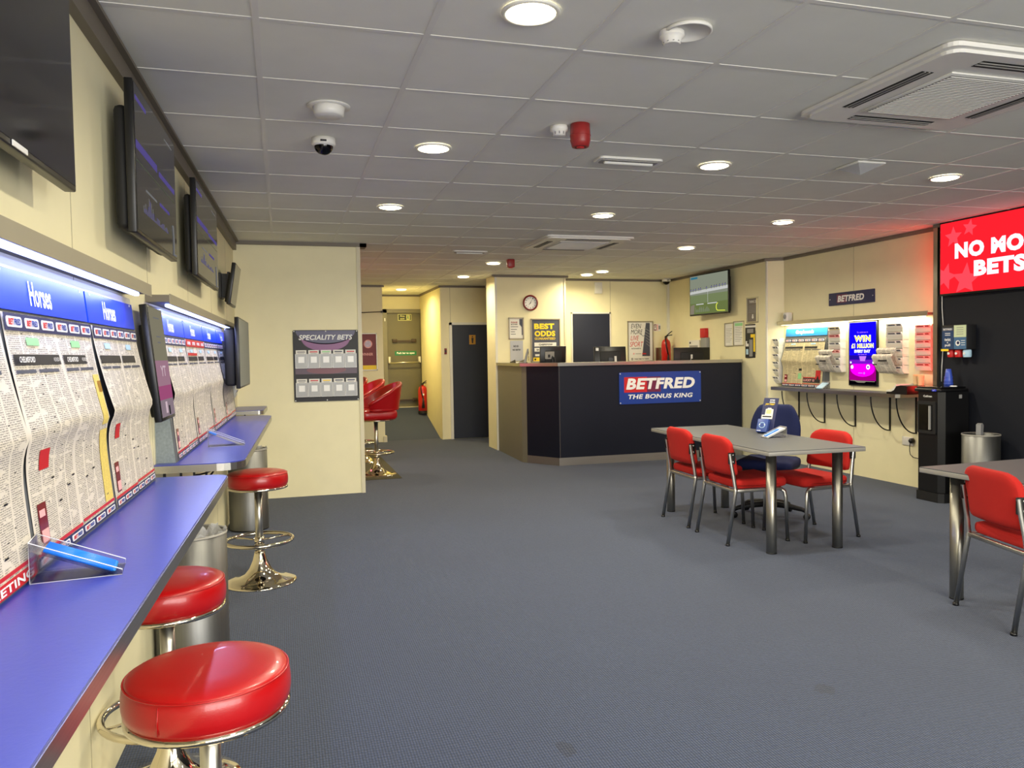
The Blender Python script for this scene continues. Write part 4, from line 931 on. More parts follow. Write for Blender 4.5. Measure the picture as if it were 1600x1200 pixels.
# ---------------------------------------------------------------- staff-side wall: race screen and frames (local x runs toward the camera)
SA = RW+math.atan2(.12, 2.93)
def sw(Y): return 6.02+(Y-8.77)*.12/2.93
race = emit('race_screen_green', (128, 142, 98), .52); raceg = emit('race_screen_pale', (146, 152, 134), .52); racew = emit('race_screen_white', (200, 202, 198), .6); racep = emit('race_screen_violet', (90, 84, 130), .9); racey = emit('race_screen_yellow', (205, 210, 70), 1.0); racet = emit('race_screen_teal', (40, 96, 116), .9)
racelo = emit('race_screen_low_green', (118, 132, 76), .5)
def race_pic(e, T, w_, h):
    y = -.0015; b = B()
    b.box(-w_*.485, w_*.485, y-.0004, y, 0, h*.475, raceg, X=T); b.box(-w_*.485, w_*.485, y-.0004, y, -h*.2, 0.0, race, X=T); b.box(-w_*.485, w_*.485, y-.0004, y, -h*.465, -h*.2, racelo, X=T)
    b.obj('course_picture', e); b = B(); R = random.Random(9); y -= .0004
    b.prism([(-w_*.485, .06), (w_*.485, .09), (w_*.485, .045), (-w_*.485, .02)], y-.0004, y, racew, X=T)
    for k in range(14):
        x = -w_*.46+k*w_*.068+R.uniform(-.01, .01); z = .06+.03*(x/w_+.5)
        if 4 < k < 8 and k != 6: continue
        b.disc(x, z+.02, .016, y-.0010, y-.0004, racep, 8, X=T, ry=.010); b.disc(x+.004, z+.035, .007, y-.0012, y-.0006, 'ink', 6, X=T)
        b.box(x-.012, x-.008, y-.0008, y-.0004, z-.012, z+.012, 'ink', X=T); b.box(x+.008, x+.012, y-.0008, y-.0004, z-.012, z+.012, 'ink', X=T)
    b.box(-w_*.46, -w_*.28, y-.0006, y, h*.40, h*.45, racet, X=T); b.box(-.015, -.008, y-.0006, y, -h*.2, .06, racew, X=T)
    b.box(-w_*.32, -w_*.12, y-.0006, y, -h*.24, -h*.215, racew, X=T); b.box(-w_*.02, w_*.22, y-.0006, y, -h*.24, -h*.215, racew, X=T)
    for k in range(16): x = -w_*.34+k*w_*.024; b.box(x, x+w_*.009, y-.0006, y, -h*.42, -h*.42+R.uniform(.03, .09), raceg, X=T)
    b.prism([(-w_*.485, -h*.46), (-w_*.38, -h*.46), (-w_*.36, -h*.22), (-w_*.47, -h*.25)], y-.0006, y, emit('race_screen_brown', (120, 112, 96), .8), X=T)
    pts = [(w_*.25-.045*cos(a)*1, y-.002, -h*.33+.055*sin(a)) for a in [pi*.45-k*pi/12 for k in range(0, 11)]]+[(w_*.42, y-.002, -h*.43)]
    b.tube(pts, .005, racey, 5, X=T); b.obj('screen_graphics', e)
wall_tv(0, 0, 1.0, .60, .14, 'television showing green racecourse picture above the counter', rz=SA, loc=(sw(10.05), 10.05, 2.255), deep=.10, content=race_pic, grp=None, glow='scr')
def art_lines(col, top=None):
    def f(b, w_, h, y):
        if top: b.box(-w_*.38, w_*.38, y-.001, y, h*.30, h*.42, top)
        for k in range(9): b.box(-w_*.36, w_*(.3-.1*(k % 3)), y-.0006, y, h*(.24-.07*k), h*(.255-.07*k), col)
    return f
framed('framed_licence', 'thin-framed blank-looking licence certificate, left of the pair behind the counter', sw(9.69), 9.69, 1.655, .22, .33, art_lines('tedge'), rz=SA, fm='frame', fw=.012)
framed('framed_licence', 'thin-framed licence certificate with green heading, right of the pair behind the counter', sw(9.43), 9.43, 1.665, .25, .34, art_lines('greyp', 'lgreen'), rz=SA, fm='frame', fw=.012)
def art_grey(b, w_, h, y):
    b.ft('THINK 25', 0, h*.33, w_*.6, .035, y, 'paper', bold=.03)
    for k in range(5): b.box(-w_*.35, w_*.35, y-.0006, y, h*(.15-.06*k), h*(.165-.06*k), 'greyp')
    b.disc(0, -h*.28, .02, y-.001, y, 'paper'); b.disc(0, -h*.2, .014, y-.001, y, 'paper')
framed('framed_notice', 'grey framed notice right of the race television, above the colourful poster', sw(9.08), 9.08, 1.965, .26, .34, art_grey, rz=SA, fm='frame', bg=mat('taupe_print', (120, 112, 106), .6))
def art_mix(b, w_, h, y):
    b.box(-w_*.5, w_*.5, y-.001, y, h*.40, h*.46, 'paper'); b.box(-w_*.35, w_*.1, y-.001, y, h*.24, h*.36, 'greyp'); b.box(-w_*.1, w_*.22, y-.0015, y, h*.10, h*.20, 'yel'); b.box(w_*.10, w_*.22, y-.0015, y, -h*.32, h*.12, 'yel')
    b.box(-w_*.2, w_*.04, y-.001, y, -h*.46, h*.04, 'greyp'); b.box(-w_*.46, -w_*.25, y-.001, y, -h*.16, h*.0, 'paper'); b.box(-w_*.44, -w_*.28, y-.001, y, -h*.4, -h*.24, 'slip'); b.disc(-w_*.3, -h*.04, .02, y-.002, y-.001, 'ink'); b.box(w_*.26, w_*.4, y-.001, y, -h*.4, h*.3, mat('slate_print', (60, 66, 84), .5))
framed('tall_poster', 'dark collage poster with a yellow column beside the counter end', sw(9.10), 9.10, 1.555, .30, .45, art_mix, rz=SA, fm=None, bg='ink')
e = E('wall_terminal', 'white wall unit with a small grey display behind the counter', 'wall unit', (sw(10.66), 10.66, 1.50), SA)
b = B(); b.box(-.16, .14, -.05, 0, -.17, .10, 'white', bev=.005); b.obj('casing', e); b = B(); b.box(-.13, .10, -.052, -.05, -.12, .02, 'acgrey'); b.disc(-.11, .06, .015, -.056, -.05, 'black'); b.obj('display', e)
e = E('wall_terminal', 'pale wall unit with a red top behind the counter', 'wall unit', (sw(10.36), 10.36, 1.50), SA)
b = B(); b.box(-.07, .09, -.06, 0, -.15, .13, 'greyp', bev=.004); b.obj('casing', e); b = B(); b.box(-.07, .05, -.07, 0, .13, .27, 'redp', bev=.004); b.obj('red_cap', e, 'red top box')
# ================================================================ right wall
canX = 6.20
e = E('lit_canopy_shelf', 'canopy shelf with warm strip light on the right wall', 'light shelf', (6.20, 7.43, 0), RW); L = 2.42
b = B(); b.box(-L/2, L/2, -.10, 0, 1.752, 1.775, 'cove'); b.box(-L/2, L/2, -.104, -.10, 1.742, 1.790, 'steel_h'); b.obj('shelf', e)
b = B(); b.box(-L/2+.05, L/2-.06, -.085, -.06, 1.738, 1.752, 'led_warm', bev=.003, seg=1); b.obj('led_strip', e)
area('led_lamp', (0, -.072, 1.735), (radians(8), 0, 0), L-.15, .03, 7, (1, .93, .66), e)
e = E('wall_shelf', 'long narrow grey shelf with curved black brackets on the right wall', 'shelf', (6.20, 7.5, 0), RW)
SX0, SX1, SD = -1.12, 1.09, .285
b = B(); b.prism([(SX0, 0), (SX0+.10, -SD), (SX1-.03, -SD), (SX1, -SD+.03), (SX1, 0)], .962, .968, 'table', plane='XY'); b.obj('laminate_top', e)
b = B(); b.prism([(SX0-.002, 0), (SX0+.098, -SD-.003), (SX1-.03, -SD-.003), (SX1+.003, -SD+.03), (SX1+.003, 0)], .928, .964, 'steel_h', plane='XY'); b.obj('edge_band', e)
for Y in (8.34, 7.86, 7.34, 6.817, 6.46):
    x = 7.5-Y; b = B(); b.box(x-.007, x+.007, -.014, 0, .55, .928, 'blackmet'); b.tube([(x, -.01-.245*cos(a), .92-.365*sin(a)) for a in [k*pi/24 for k in range(13)]], .007, 'blackmet', 8); b.obj('bracket', e)
e = E('wall_sign', 'small dark blue BETFRED sign high on the right wall', 'sign', (6.20, 7.41, 2.006), RW)
b = B(); b.rrect(0, 0, .735, .145, -.012, 0, .006, 'navyp'); b.obj('plate', e)
b = B(); b.box(-.23, -.06, -.0125, -.012, -.045, .05, mat('plum_red_print', (110, 34, 70), .35)); b.ft('BETFRED', .0, .0, .43, .072, -.0125, 'wpaint', bold=.045, shear=.15); b.disc(.345, 0, .006, -.014, -.012, 'wpaint', 8); b.disc(-.345, 0, .006, -.014, -.012, 'wpaint', 8); b.obj('lettering', e)
# greyhounds board
e = E('racing_display_board', 'sloping Greyhounds racing board on the right wall shelf', 'display board', (6.20, 8.60, .968), RW)
b = B(); b.prism([(0, 0), (-.085, 0), (-.015, .725), (0, .725)], .02, .82, 'grey', plane='YZ'); b.obj('backing_panel', e)
b = B(); b.box(.03, .81, -.008, -.003, .63, .725, 'ltblue', X=XS); b.ft('Greyhounds', .40, .675, .34, .06, -.008, 'wpaint', bold=.03, X=XS); b.obj('header_panel', e, 'light blue header panel reading Greyhounds')
e = sheet(8.585, 9.355, 'buff newspaper sheet on the Greyhounds board on the right wall', ['', ''], mat_='news2', loc=(6.20-.085, 8.575, .968), rz=RW, kink=.03)
for c in e.children:
    if c.name.startswith('printed'): pc = c
b = B(); W = .77
b.box(W*.54, W*.95, -.010, -.009, .06, .125, 'ink'); b.box(W*.54, W*.84, -.011, -.010, .115, .125, 'redp')
b.ft('LUCKY 15', W*.69, .088, W*.26, .03, -.0105, 'pink', bold=.04); b.box(W*.84, W*.95, -.0115, -.010, .10, .21, 'redp'); b.prism([(W*.86, .10), (W*.93, .10), (W*.90, .15)], -.0125, -.0115, 'ink')
b.box(W*.42, W*.49, -.010, -.009, .24, .27, 'ink'); b.box(W*.42, W*.49, -.010, -.009, .20, .23, 'ink'); b.box(W*.41, W*.49, -.010, -.009, .10, .17, 'lgreen');  b.obj('advert_block', e)
# portrait promo screen
e = E('promotion_screen', 'bright portrait screen reading WIN £1 MILLION EVERY DAY on the right wall', 'screen', (6.20, 7.207, 1.375), RW)
b = B(); b.box(-.222, .222, -.025, 0, -.36, .36, 'black', bev=.004); b.obj('casing', e)
S = .8
pb = emit('screen_deep_blue', (20, 6, 250), S); pd = emit('screen_dark_blue', (30, 10, 150), S); pm_ = emit('screen_magenta', (238, 0, 236), S); pu = emit('screen_purple', (110, 20, 190), S); pw = emit('screen_white', (250, 250, 255), S*1.1); py = emit('screen_yellow', (236, 220, 60), S); pk = emit('screen_black', (8, 4, 14), .3); pmd = emit('screen_dark_magenta', (150, 0, 120), S); pl = emit('screen_lilac', (190, 120, 255), S)
b = B(); y = -.025
b.box(-.205, .205, y-.001, y, -.02, .345, pb); b.box(-.205, .205, y-.001, y, -.07, -.02, pd); b.box(-.205, .205, y-.001, y, -.12, -.07, pu); b.box(-.205, .205, y-.001, y, -.30, -.12, pmd); b.box(-.205, .205, y-.001, y, -.345, -.30, pk)
b.prism(ell(0, -.17, .19, .09, 20, 0, 360), y-.002, y-.001, pm_); b.prism([(-.05, -.03), (.06, -.03), (.035, -.09), (-.03, -.09)], y-.002, y-.001, pl)
b.prism([(-.17, -.115), (-.19, -.085), (.19, -.085), (.17, -.115)], y-.003, y-.002, pu)
for x, z, r in ((-.16, -.15, .022), (.09, -.15, .028), (-.18, -.10, .012), (.17, -.10, .014)): b.disc(x, z, r, y-.004, y-.003, pw, 12)
b.disc(.09, -.15, .012, y-.005, y-.004, pu, 10); b.box(-.06, .0, y-.004, y-.003, -.222, -.214, pl); b.disc(.03, -.218, .012, y-.004, y-.003, pl, 10)
b.prism([(-.19, -.30), (.19, -.305), (.19, -.312), (.06, -.312), (.03, -.325), (-.07, -.325), (-.12, -.308), (-.19, -.306)], y-.003, y-.001, 'greyp')
b.obj('screen_picture', e)
b = B(); y -= .001
for t, z, ww, hh, c1, bo in (('To celebrate in', .235, .17, .016, pl, .01), ('WIN', .165, .26, .075, pw, .08), ('£1 MILLION', .085, .345, .055, pw, .07), ('EVERY DAY', .025, .25, .034, pw, .08), ('for just £1', -.012, .13, .016, pl, .03)):
    b.ft(t, 0, z, ww, hh, y, c1, bold=bo)
    if bo > .065 and z > .05: b.ft(t, 0, z, ww*.96, hh*.84, y-.0015, py, bold=.02)
b.obj('lettering', e)
# racks
tier_rack('leaflet_rack', 'white tiered rack seen edge-on left of the Greyhounds board', (6.19, 8.68, 1.0), RW, .13, 6, .58, ['paper'], 'white slips', 'rack left of the Greyhounds board', dep=.12)
tier_rack('leaflet_rack', 'tiered rack between the Greyhounds board and the portrait screen', (6.20, 7.60, 1.16), RW, .20, 6, .53, ['paper', 'paper', 'pink', 'paper', 'pink', 'news2'], 'slips', 'rack left of the portrait screen', dep=.10)
tier_rack('leaflet_rack', 'tiered rack right of the portrait screen', (6.20, 6.68, 1.16), RW, .23, 6, .53, ['paper'], 'white slips', 'rack right of the portrait screen', dep=.10)
tier_rack('leaflet_rack', 'tiered rack tinted by red light at the end of the right wall', (6.20, 6.32, 1.20), RW, .20, 6, .46, ['pink'], 'slips coloured red-lit pink', 'rack nearest the dark panelled wall', dep=.08)  # red LED light on these slips is put into their pink colour
def folded_paper(Y, z, w_, h, label, m='news', dx=0):
    e = E('folded_newspaper', label, 'newspaper', (6.20-.10-dx, Y, z), RW, 'folded newspapers hanging in the wall racks')
    def fn(u, v, o=0):
        v2 = v; y = -.015-.075*(v2**.5)-.03*v2 - o; zz = h*v2
        if v2 > .85: y += (v2-.85)*.25; zz -= (v2-.85)*.05
        return (-w_/2+w_*u+.02*(1-v), y, zz)
    b = B(); b.grid(lambda u, v: fn(u, v), 6, 12, m, uvf=lambda u, v: (u*.5+Y, v*.4+z)); b.grid(lambda u, v: fn(u, v, -.012), 6, 12, 'paper')
    b.obj('pages', e)
    b = B(); b.box(-w_*.1, w_*.36, -.118, -.116, h*.60, h*.68, 'ink'); b.box(-w_*.42, -w_*.2, -.108, -.106, h*.42, h*.48, 'ink'); b.obj('headline', e)
folded_paper(7.66, 1.165, .24, .20, 'folded newspaper hanging lowest in the rack left of the portrait screen'); folded_paper(7.66, 1.24, .23, .19, 'folded newspaper behind the lowest one left of the portrait screen', dx=-.04)
folded_paper(6.73, 1.165, .27, .21, 'folded newspaper hanging lowest in the rack right of the portrait screen'); folded_paper(6.72, 1.24, .25, .20, 'folded newspaper behind the lowest one right of the portrait screen', dx=-.04)
e = E('wall_speaker', 'small white speaker standing on the right canopy shelf', 'speaker', (6.15, 8.50, 1.776), RW)
b = B(); b.box(-.045, .045, -.045, .04, 0, .125, 'white', bev=.018, seg=3); b.obj('casing', e); B().lathe([(.03, 0), (.028, .003), (0, .003)], 'acgrey', 20, X=Matrix.Translation((0, -.045, .07)) @ Matrix.Rotation(pi/2, 4, 'X')).obj('grille', e)
e, XX, Wd, L = holder(6.06, 7.66, .968, radians(200), .85, 'clear wedge holder with pale blue slips on the right wall shelf', True)
q = E('slip_pad', 'pale blue slip pad in the holder on the right wall shelf', 'paper pad', (6.06, 7.66, .968), radians(200)); B().box(.02, L*.95, -Wd/2+.008, Wd/2-.008, -.0085, .004, 'slip', X=XX).obj('pad', q)
e = E('double_socket', 'white double wall socket beside the water dispenser', 'socket', (6.20, 6.57, .465), RW)
b = B(); b.box(-.075, .075, -.010, 0, -.045, .045, 'white', bev=.004); b.obj('plate', e); b = B(); b.box(-.05, -.03, -.014, -.01, .01, .03, 'wgloss'); b.box(.03, .05, -.014, -.01, .01, .03, 'wgloss'); b.obj('switches', e)
e = E('plug_and_cable', 'black plug with cable in the right wall socket', 'plug', (6.19, 6.52, .465), RW)
b = B(); b.lathe([(.028, 0), (.026, .03), (.015, .042)], 'black', 16, X=Matrix.Translation((.02, 0, .01)) @ Matrix.Rotation(pi/2, 4, 'X')); b.obj('plug', e)
b = B(); b.tube([(.02, -.03, .0), (.012, -.03, -.04), (.01, -.03, -.09), (.02, -.03, -.13), (.06, -.03, -.155), (.14, -.03, -.16), (.30, -.03, -.17)], .004, 'black', 8); b.obj('cable', e)
# things at the shelf end
e = E('curved_stand', 'black curved stand with a cream top at the right end of the wall shelf', 'stand', (6.05, 6.42, .968), RW)
b = B(); P = [(-.10, 0), (.17, 0), (.17, .085), (.09, .09), (.03, .08), (-.0, .04), (-.04, .022), (-.10, .022)]; b.prism(P, -.17, .05, 'black'); b.obj('body', e)
b = B(); b.prism([(-.098, .022), (-.04, .0225), (-.0, .0405), (.03, .0805), (.03, .10), (-.012, .058), (-.048, .04), (-.098, .04)], -.172, .048, 'wgloss'); b.obj('top_pad', e, 'cream top')
for k in range(2):
    e = E('paper_cup_stack', ('left', 'right')[k]+' stack of cream paper cups on the curved black stand', 'cups', (6.10-k*.02, 6.36-k*.075, 1.055), RW)
    b = B(); b.lathe([(.024, 0), (.033, .09), (.034, .092), (.030, .09), (.022, .004), (0, .004)], 'cup', 20, caps=False)
    for q in range(3): b.lathe([(.033+.0003*q, .088+.006*q), (.0355, .089+.006*q), (.033, .092+.006*q)], 'cup', 20, caps=False)
    b.obj('cups', e)
# water dispenser
e = E('water_dispenser', 'tall black water dispenser standing before the dark panelled wall', 'water dispenser', (5.905, 5.85, 0), RW)
wx, wy = .15, .155
b = B(); b.prism([(-wx, wy), (-wx, -wy+.03), (-wx+.03, -wy), (wx-.045, -wy), (wx, -wy+.045), (wx, wy)], .09, 1.02, 'black', plane='XY')
b.obj('cabinet', e)
b = B(); b.prism([(-wx-.002, wy), (-wx-.002, -wy+.01), (-wx+.02, -wy-.01), (wx-.03, -wy-.01), (wx+.004, -wy+.03), (wx+.004, wy)], 0, .085, 'blackm', plane='XY'); b.obj('plinth', e)
b = B(); b.box(-wx-.006, wx+.006, -wy-.02, wy, 1.02, 1.05, 'black', bev=.012); b.box(-wx+.01, wx-.01, -wy+.0, wy-.02, 1.05, 1.065, 'scr', bev=.006); b.obj('top_cover', e)
b = B(); b.rrect(-.015, .78, .21, .30, -wy-.012, -wy, .012, 'blackm'); b.box(-.10, .055, -wy-.0135, -wy-.012, .66, .90, 'scr'); b.box(.028, .040, -wy-.03, -wy-.013, .67, .89, 'acgrey'); b.obj('dispensing_bay', e)
b = B(); b.ft('Culligan', -.01, .975, .10, .024, -wy-.0005, 'wpaint', bold=.02); b.obj('maker_name', e)
b = B(); b.rrect(.085, 1.035, .05, .02, -wy-.024, -wy-.018, .008, mat('blue_led_print', (40, 60, 200), .3)); b.disc(.078, 1.035, .004, -wy-.026, -wy-.024, 'wpaint', 8); b.disc(.094, 1.039, .003, -wy-.026, -wy-.024, 'wpaint', 8); b.obj('indicator', e)
b = B(); b.rrect(0, 0, .035, .035, 0, .004, .004, 'greyp', X=Matrix.Translation((wx+.0005, .06, .975)) @ Matrix.Rotation(pi/2, 4, 'Z')); b.obj('side_badge', e)
e = E('blue_cup_sleeve', 'tapered blue plastic tumbler stack on the water dispenser', 'cups', (5.99, 5.86, 1.065))
b = B(); b.lathe([(.040, 0), (.036, .06), (.028, .12), (.022, .16), (.018, .16), (0, .15)], 'bluecup', 24); b.obj('body', e)
for k in range(3): B().lathe([(.0405-.002*k, .02+.03*k), (.042-.002*k, .024+.03*k), (.040-.002*k, .028+.03*k)], 'bluecup', 24, caps=False).obj('rim', e)
e = E('white_lid', 'small white lid lying on the water dispenser', 'lid', (5.93, 5.745, 1.065)); B().lathe([(.03, 0), (.032, .006), (.022, .009), (0, .009)], 'wpaint', 20).obj('lid_disc', e)  # a loose white lid
bin_(5.90, 5.42, .15, .655, 'grey waste bin beside the water dispenser before the dark wall', liner=False)
e = E('crushed_carton', 'crumpled grey carton sticking out of the right bin', 'litter', (5.93, 5.46, .64), .4); b = B(); b.prism([(-.03, 0), (.02, 0), (.035, .09), (.01, .11), (-.03, .10)], -.02, .02, 'greyp'); b.obj('carton', e)
# dispensers on the dark wall
e = E('pen_and_slip_dispenser', 'small wall dispenser with blue labels and red knobs on the dark wall', 'dispenser', (6.10, 5.80, 1.52), RW)
b = B(); b.box(-.14, .14, -.11, 0, -.115, .115, 'blackm', bev=.006); b.obj('casing', e)
b = B(); y = -.11; b.box(-.135, -.005, y-.002, y, -.11, .09, mat('label_navy', (36, 66, 108), .5)); b.box(0, .135, y-.002, y, 0, .11, mat('label_pale_green', (206, 220, 180), .5)); b.box(0, .135, y-.002, y, -.11, 0, mat('label_steel_blue', (70, 110, 150), .5)); b.box(-.135, -.005, y-.0022, y, .06, .09, 'darkgreyp')
b.ft('BETFRED', -.07, .075, .10, .016, y-.0022, 'wpaint', bold=.03); b.ft('twist', -.07, -.02, .07, .028, y-.002, 'wpaint', bold=.03); b.ft('&', -.07, -.048, .015, .014, y-.002, 'wpaint'); b.ft('pull', -.07, -.075, .06, .03, y-.002, 'wpaint', bold=.03)
for z in (.035, .018): b.box(-.10, -.04, y-.003, y-.002, z, z+.006, 'wpaint')
b.disc(.045, -.055, .026, y-.003, y-.002, 'wpaint', 20); b.disc(.048, -.052, .014, y-.004, y-.003, 'navyp', 16)
for z in (.085, .065, .045, .025): b.box(.03, .105, y-.0025, y-.002, z, z+.005, 'greyp')
for z in (-.035, -.055, -.075): b.box(.08, .125, y-.0025, y-.002, z, z+.005, 'wpaint')
b.obj('labels', e)
b = B(); b.box(-.145, -.06, y-.004, y, -.128, -.108, 'yel'); b.obj('yellow_tab', e)
for x, m in ((-.075, 'redp'), (.01, 'redp'), (.10, 'slip')):
    b = B(); b.lathe([(.032, -.185), (.036, -.17), (.036, -.125), (.03, -.115)], m, 20, X=Matrix.Translation((x, -.06, 0))); b.disc(x, -.15, .012, -.1, -.094, 'wpaint', 10); b.obj('knob', e)
e = E('white_cable', 'thin white cable hanging down the edge of the dark wall', 'cable', (6.095, 6.04, 0), RW)
b = B(); b.tube([(0, -.004, 2.0), (.004, -.006, 1.8), (.02, -.006, 1.62), (.02, -.006, 1.45), (.004, -.006, 1.25), (0, -.006, 1.1)], .004, 'white', 6); b.obj('cable', e)
# red screen
e = E('results_screen', 'large bright red screen reading NO MORE BETS on the dark wall', 'screen', (6.10, 5.40, 2.265), RW)
ww, hh = 1.26, .66
b = B(); b.box(-ww/2, ww/2, -.05, 0, -hh/2-.02, hh/2+.02, 'black', bev=.003); b.obj('casing', e)
rs = emit('screen_red', (252, 30, 42), .85); rs2 = emit('screen_star_red', (250, 70, 84), .8); rw_ = emit('screen_text_white', (232, 240, 255), .8); rs3 = emit('screen_dull_red', (214, 34, 44), 1.0)
b = B(); b.box(-ww/2+.012, ww/2-.012, -.0515, -.05, -hh/2, hh/2, rs); b.obj('screen', e)
def star(b, cx, cz, r, m, rot=0):
    b.prism([(cx+(r if k % 2 == 0 else r*.45)*sin(k*pi/5+rot), cz+(r if k % 2 == 0 else r*.45)*cos(k*pi/5+rot)) for k in range(10)], -.0522, -.0515, m)
b = B(); star(b, -.47, .19, .10, rs2); star(b, -.29, .25, .08, rs2, .2); star(b, -.56, -.17, .13, rs2, .3); star(b, -.33, -.22, .16, rs2, .1); star(b, .45, .2, .1, rs2); star(b, .40, -.2, .15, rs2, .4)
b.v = [(max(-ww/2+.013, min(ww/2-.013, x)), y, max(-hh/2+.002, min(hh/2-.002, z))) for x, y, z in b.v]; b.obj('star_graphics', e)
scr_ = e.children[-1]; b = B(); b.ft('NO MORE', .02, .055, .94, .145, -.0535, rw_, bold=.06); b.ft('BETS', .02, -.125, .52, .145, -.0535, rw_, bold=.06); b.obj('lettering', e)
e = E('red_led_strip', 'red glowing strip behind the edge of the dark panel beside the right wall', 'strip light', (6.10, 6.13, 0))
b = B(); b.box(-.022, -.002, -.010, .0, 1.0, 2.55, 'led_red'); b.obj('strip', e)
area('led_lamp', (-.03, .01, 1.75), (radians(90), 0, radians(30)), .02, 1.5, 2.4, (1, .03, .02), e)
# ================================================================ tables and chairs
def table(X, Y, rz, w_, L, label, h=.74):
    e = E('meeting_table', label, 'table', (X, Y, 0), rz, 'grey laminate tables')
    b = B(); b.box(-w_/2, w_/2, -L/2, L/2, h-.006, h, 'table'); b.obj('tabletop', e)
    b = B(); b.box(-w_/2-.002, w_/2+.002, -L/2-.002, L/2+.002, h-.032, h-.005, 'tedge', bev=.003); b.obj('edge_band', e)
    for sx in (-1, 1):
        for sy in (-1, 1):
            b = B(); x, y = sx*(w_/2-.115), sy*(L/2-.15); b.lathe([(.033, 0), (.036, .004), (.036, h-.032)], 'steel', 28, cx=x, cy=y); lg = b.obj('leg', e); B().lathe([(.037, 0), (.037, .008)], 'black', 28, cx=x, cy=y).obj('foot_cap', lg)
    return e
table(3.565, 5.49, radians(-1.6), .77, 1.86, 'grey rectangular table with four round steel legs, in the middle of the shop floor')
table(4.05, 2.74, radians(2), .98, 1.86, 'grey table cut off at the right edge of the picture')
def chair(X, Y, rz, label):
    """front of the chair faces local +x"""
    e = E('conference_chair', label, 'chair', (X, Y, 0), rz, 'red upholstered conference chairs')
    hw = .235
    def sag(v):
        v.z -= .014*math.exp(-((v.x+.02)/.2)**2)*(1 if v.z > .44 else 0); return v
    b = B(); b.pad(.012, 0, .445, .43, .45, .085, 'redfab', .035, fn=sag); b.obj('seat', e)
    def bk(v):
        t = (v.z-.58)/.2; v.x += -.03*t - .10*(1-(v.y/.24)**2)*.32+.03; s = max(0, (v.z-.66)/.13); v.y *= 1-.05*s*s; v.z -= .05*max(0, abs(v.y)/.22-.5)**2*4*max(0, (v.z-.62)/.17); return v
    b = B(); b.pad(-.235, 0, .650, .055, .44, .29, 'redfab', .027, fn=bk); b.obj('backrest', e)
    sq = (.0165, .0105)
    for s in (-1, 1):
        y = s*hw
        b = B(); b.tube([(-.285, y, 0), (-.215, y*.99, .40), (-.215, y*.99, .415)], 1, 'chrome_leg', 12, sq=(.015, .010)); lg = b.obj('leg', e); B().lathe([(.016, 0), (.016, .014)], 'black', 12, cx=-.285, cy=y).obj('foot_cap', lg)
        b = B(); b.tube([(.215, y, 0), (.20, y, .33), (.192, y*.98, .375), (.165, y*.93, .395), (.12, y*.93, .398)], 1, 'chrome_leg', 12, sq=(.015, .010)); lg = b.obj('leg', e); B().lathe([(.016, 0), (.016, .014)], 'black', 12, cx=.215, cy=y).obj('foot_cap', lg)
        b = B(); b.tube([(-.215, y*.99, .40), (-.228, y*.97, .50), (-.243, y*.95, .59), (-.254, y*.94, .675)], 1, 'chrome_leg', 12, sq=(.015, .0085)); b.rrect(-.240, .640, .055, .085, y*.94-.004, y*.94+.004, .006, 'blackmet')
        for z in (.615, .665): b.disc(-.232, z, .004, y*.94-.007, y*.94+.007, 'white', 8)
        b.obj('back_upright', e)
    b = B()
    for s in (-1, 1): b.box(-.22, .17, s*hw*.97-.010, s*hw*.97+.010, .385, .408, 'chrome_leg', bev=.003)
    b.box(-.225, -.205, -hw, hw, .385, .408, 'chrome_leg', bev=.003); b.box(.10, .12, -hw*.95, hw*.95, .385, .405, 'chrome_leg', bev=.003); b.obj('seat_frame', e)
    return e
chair(3.42, 5.85, radians(-2), 'red chair at the far left of the middle table, its back to the counter side')
chair(3.395, 5.23, radians(-2), 'red chair at the near left of the middle table, frontmost of its pair')
chair(3.875, 5.13, radians(180+4), 'red chair on the right side of the middle table, facing it')
chair(3.77, 3.12, radians(-14), 'red chair at the right edge of the picture beside the cut-off table')
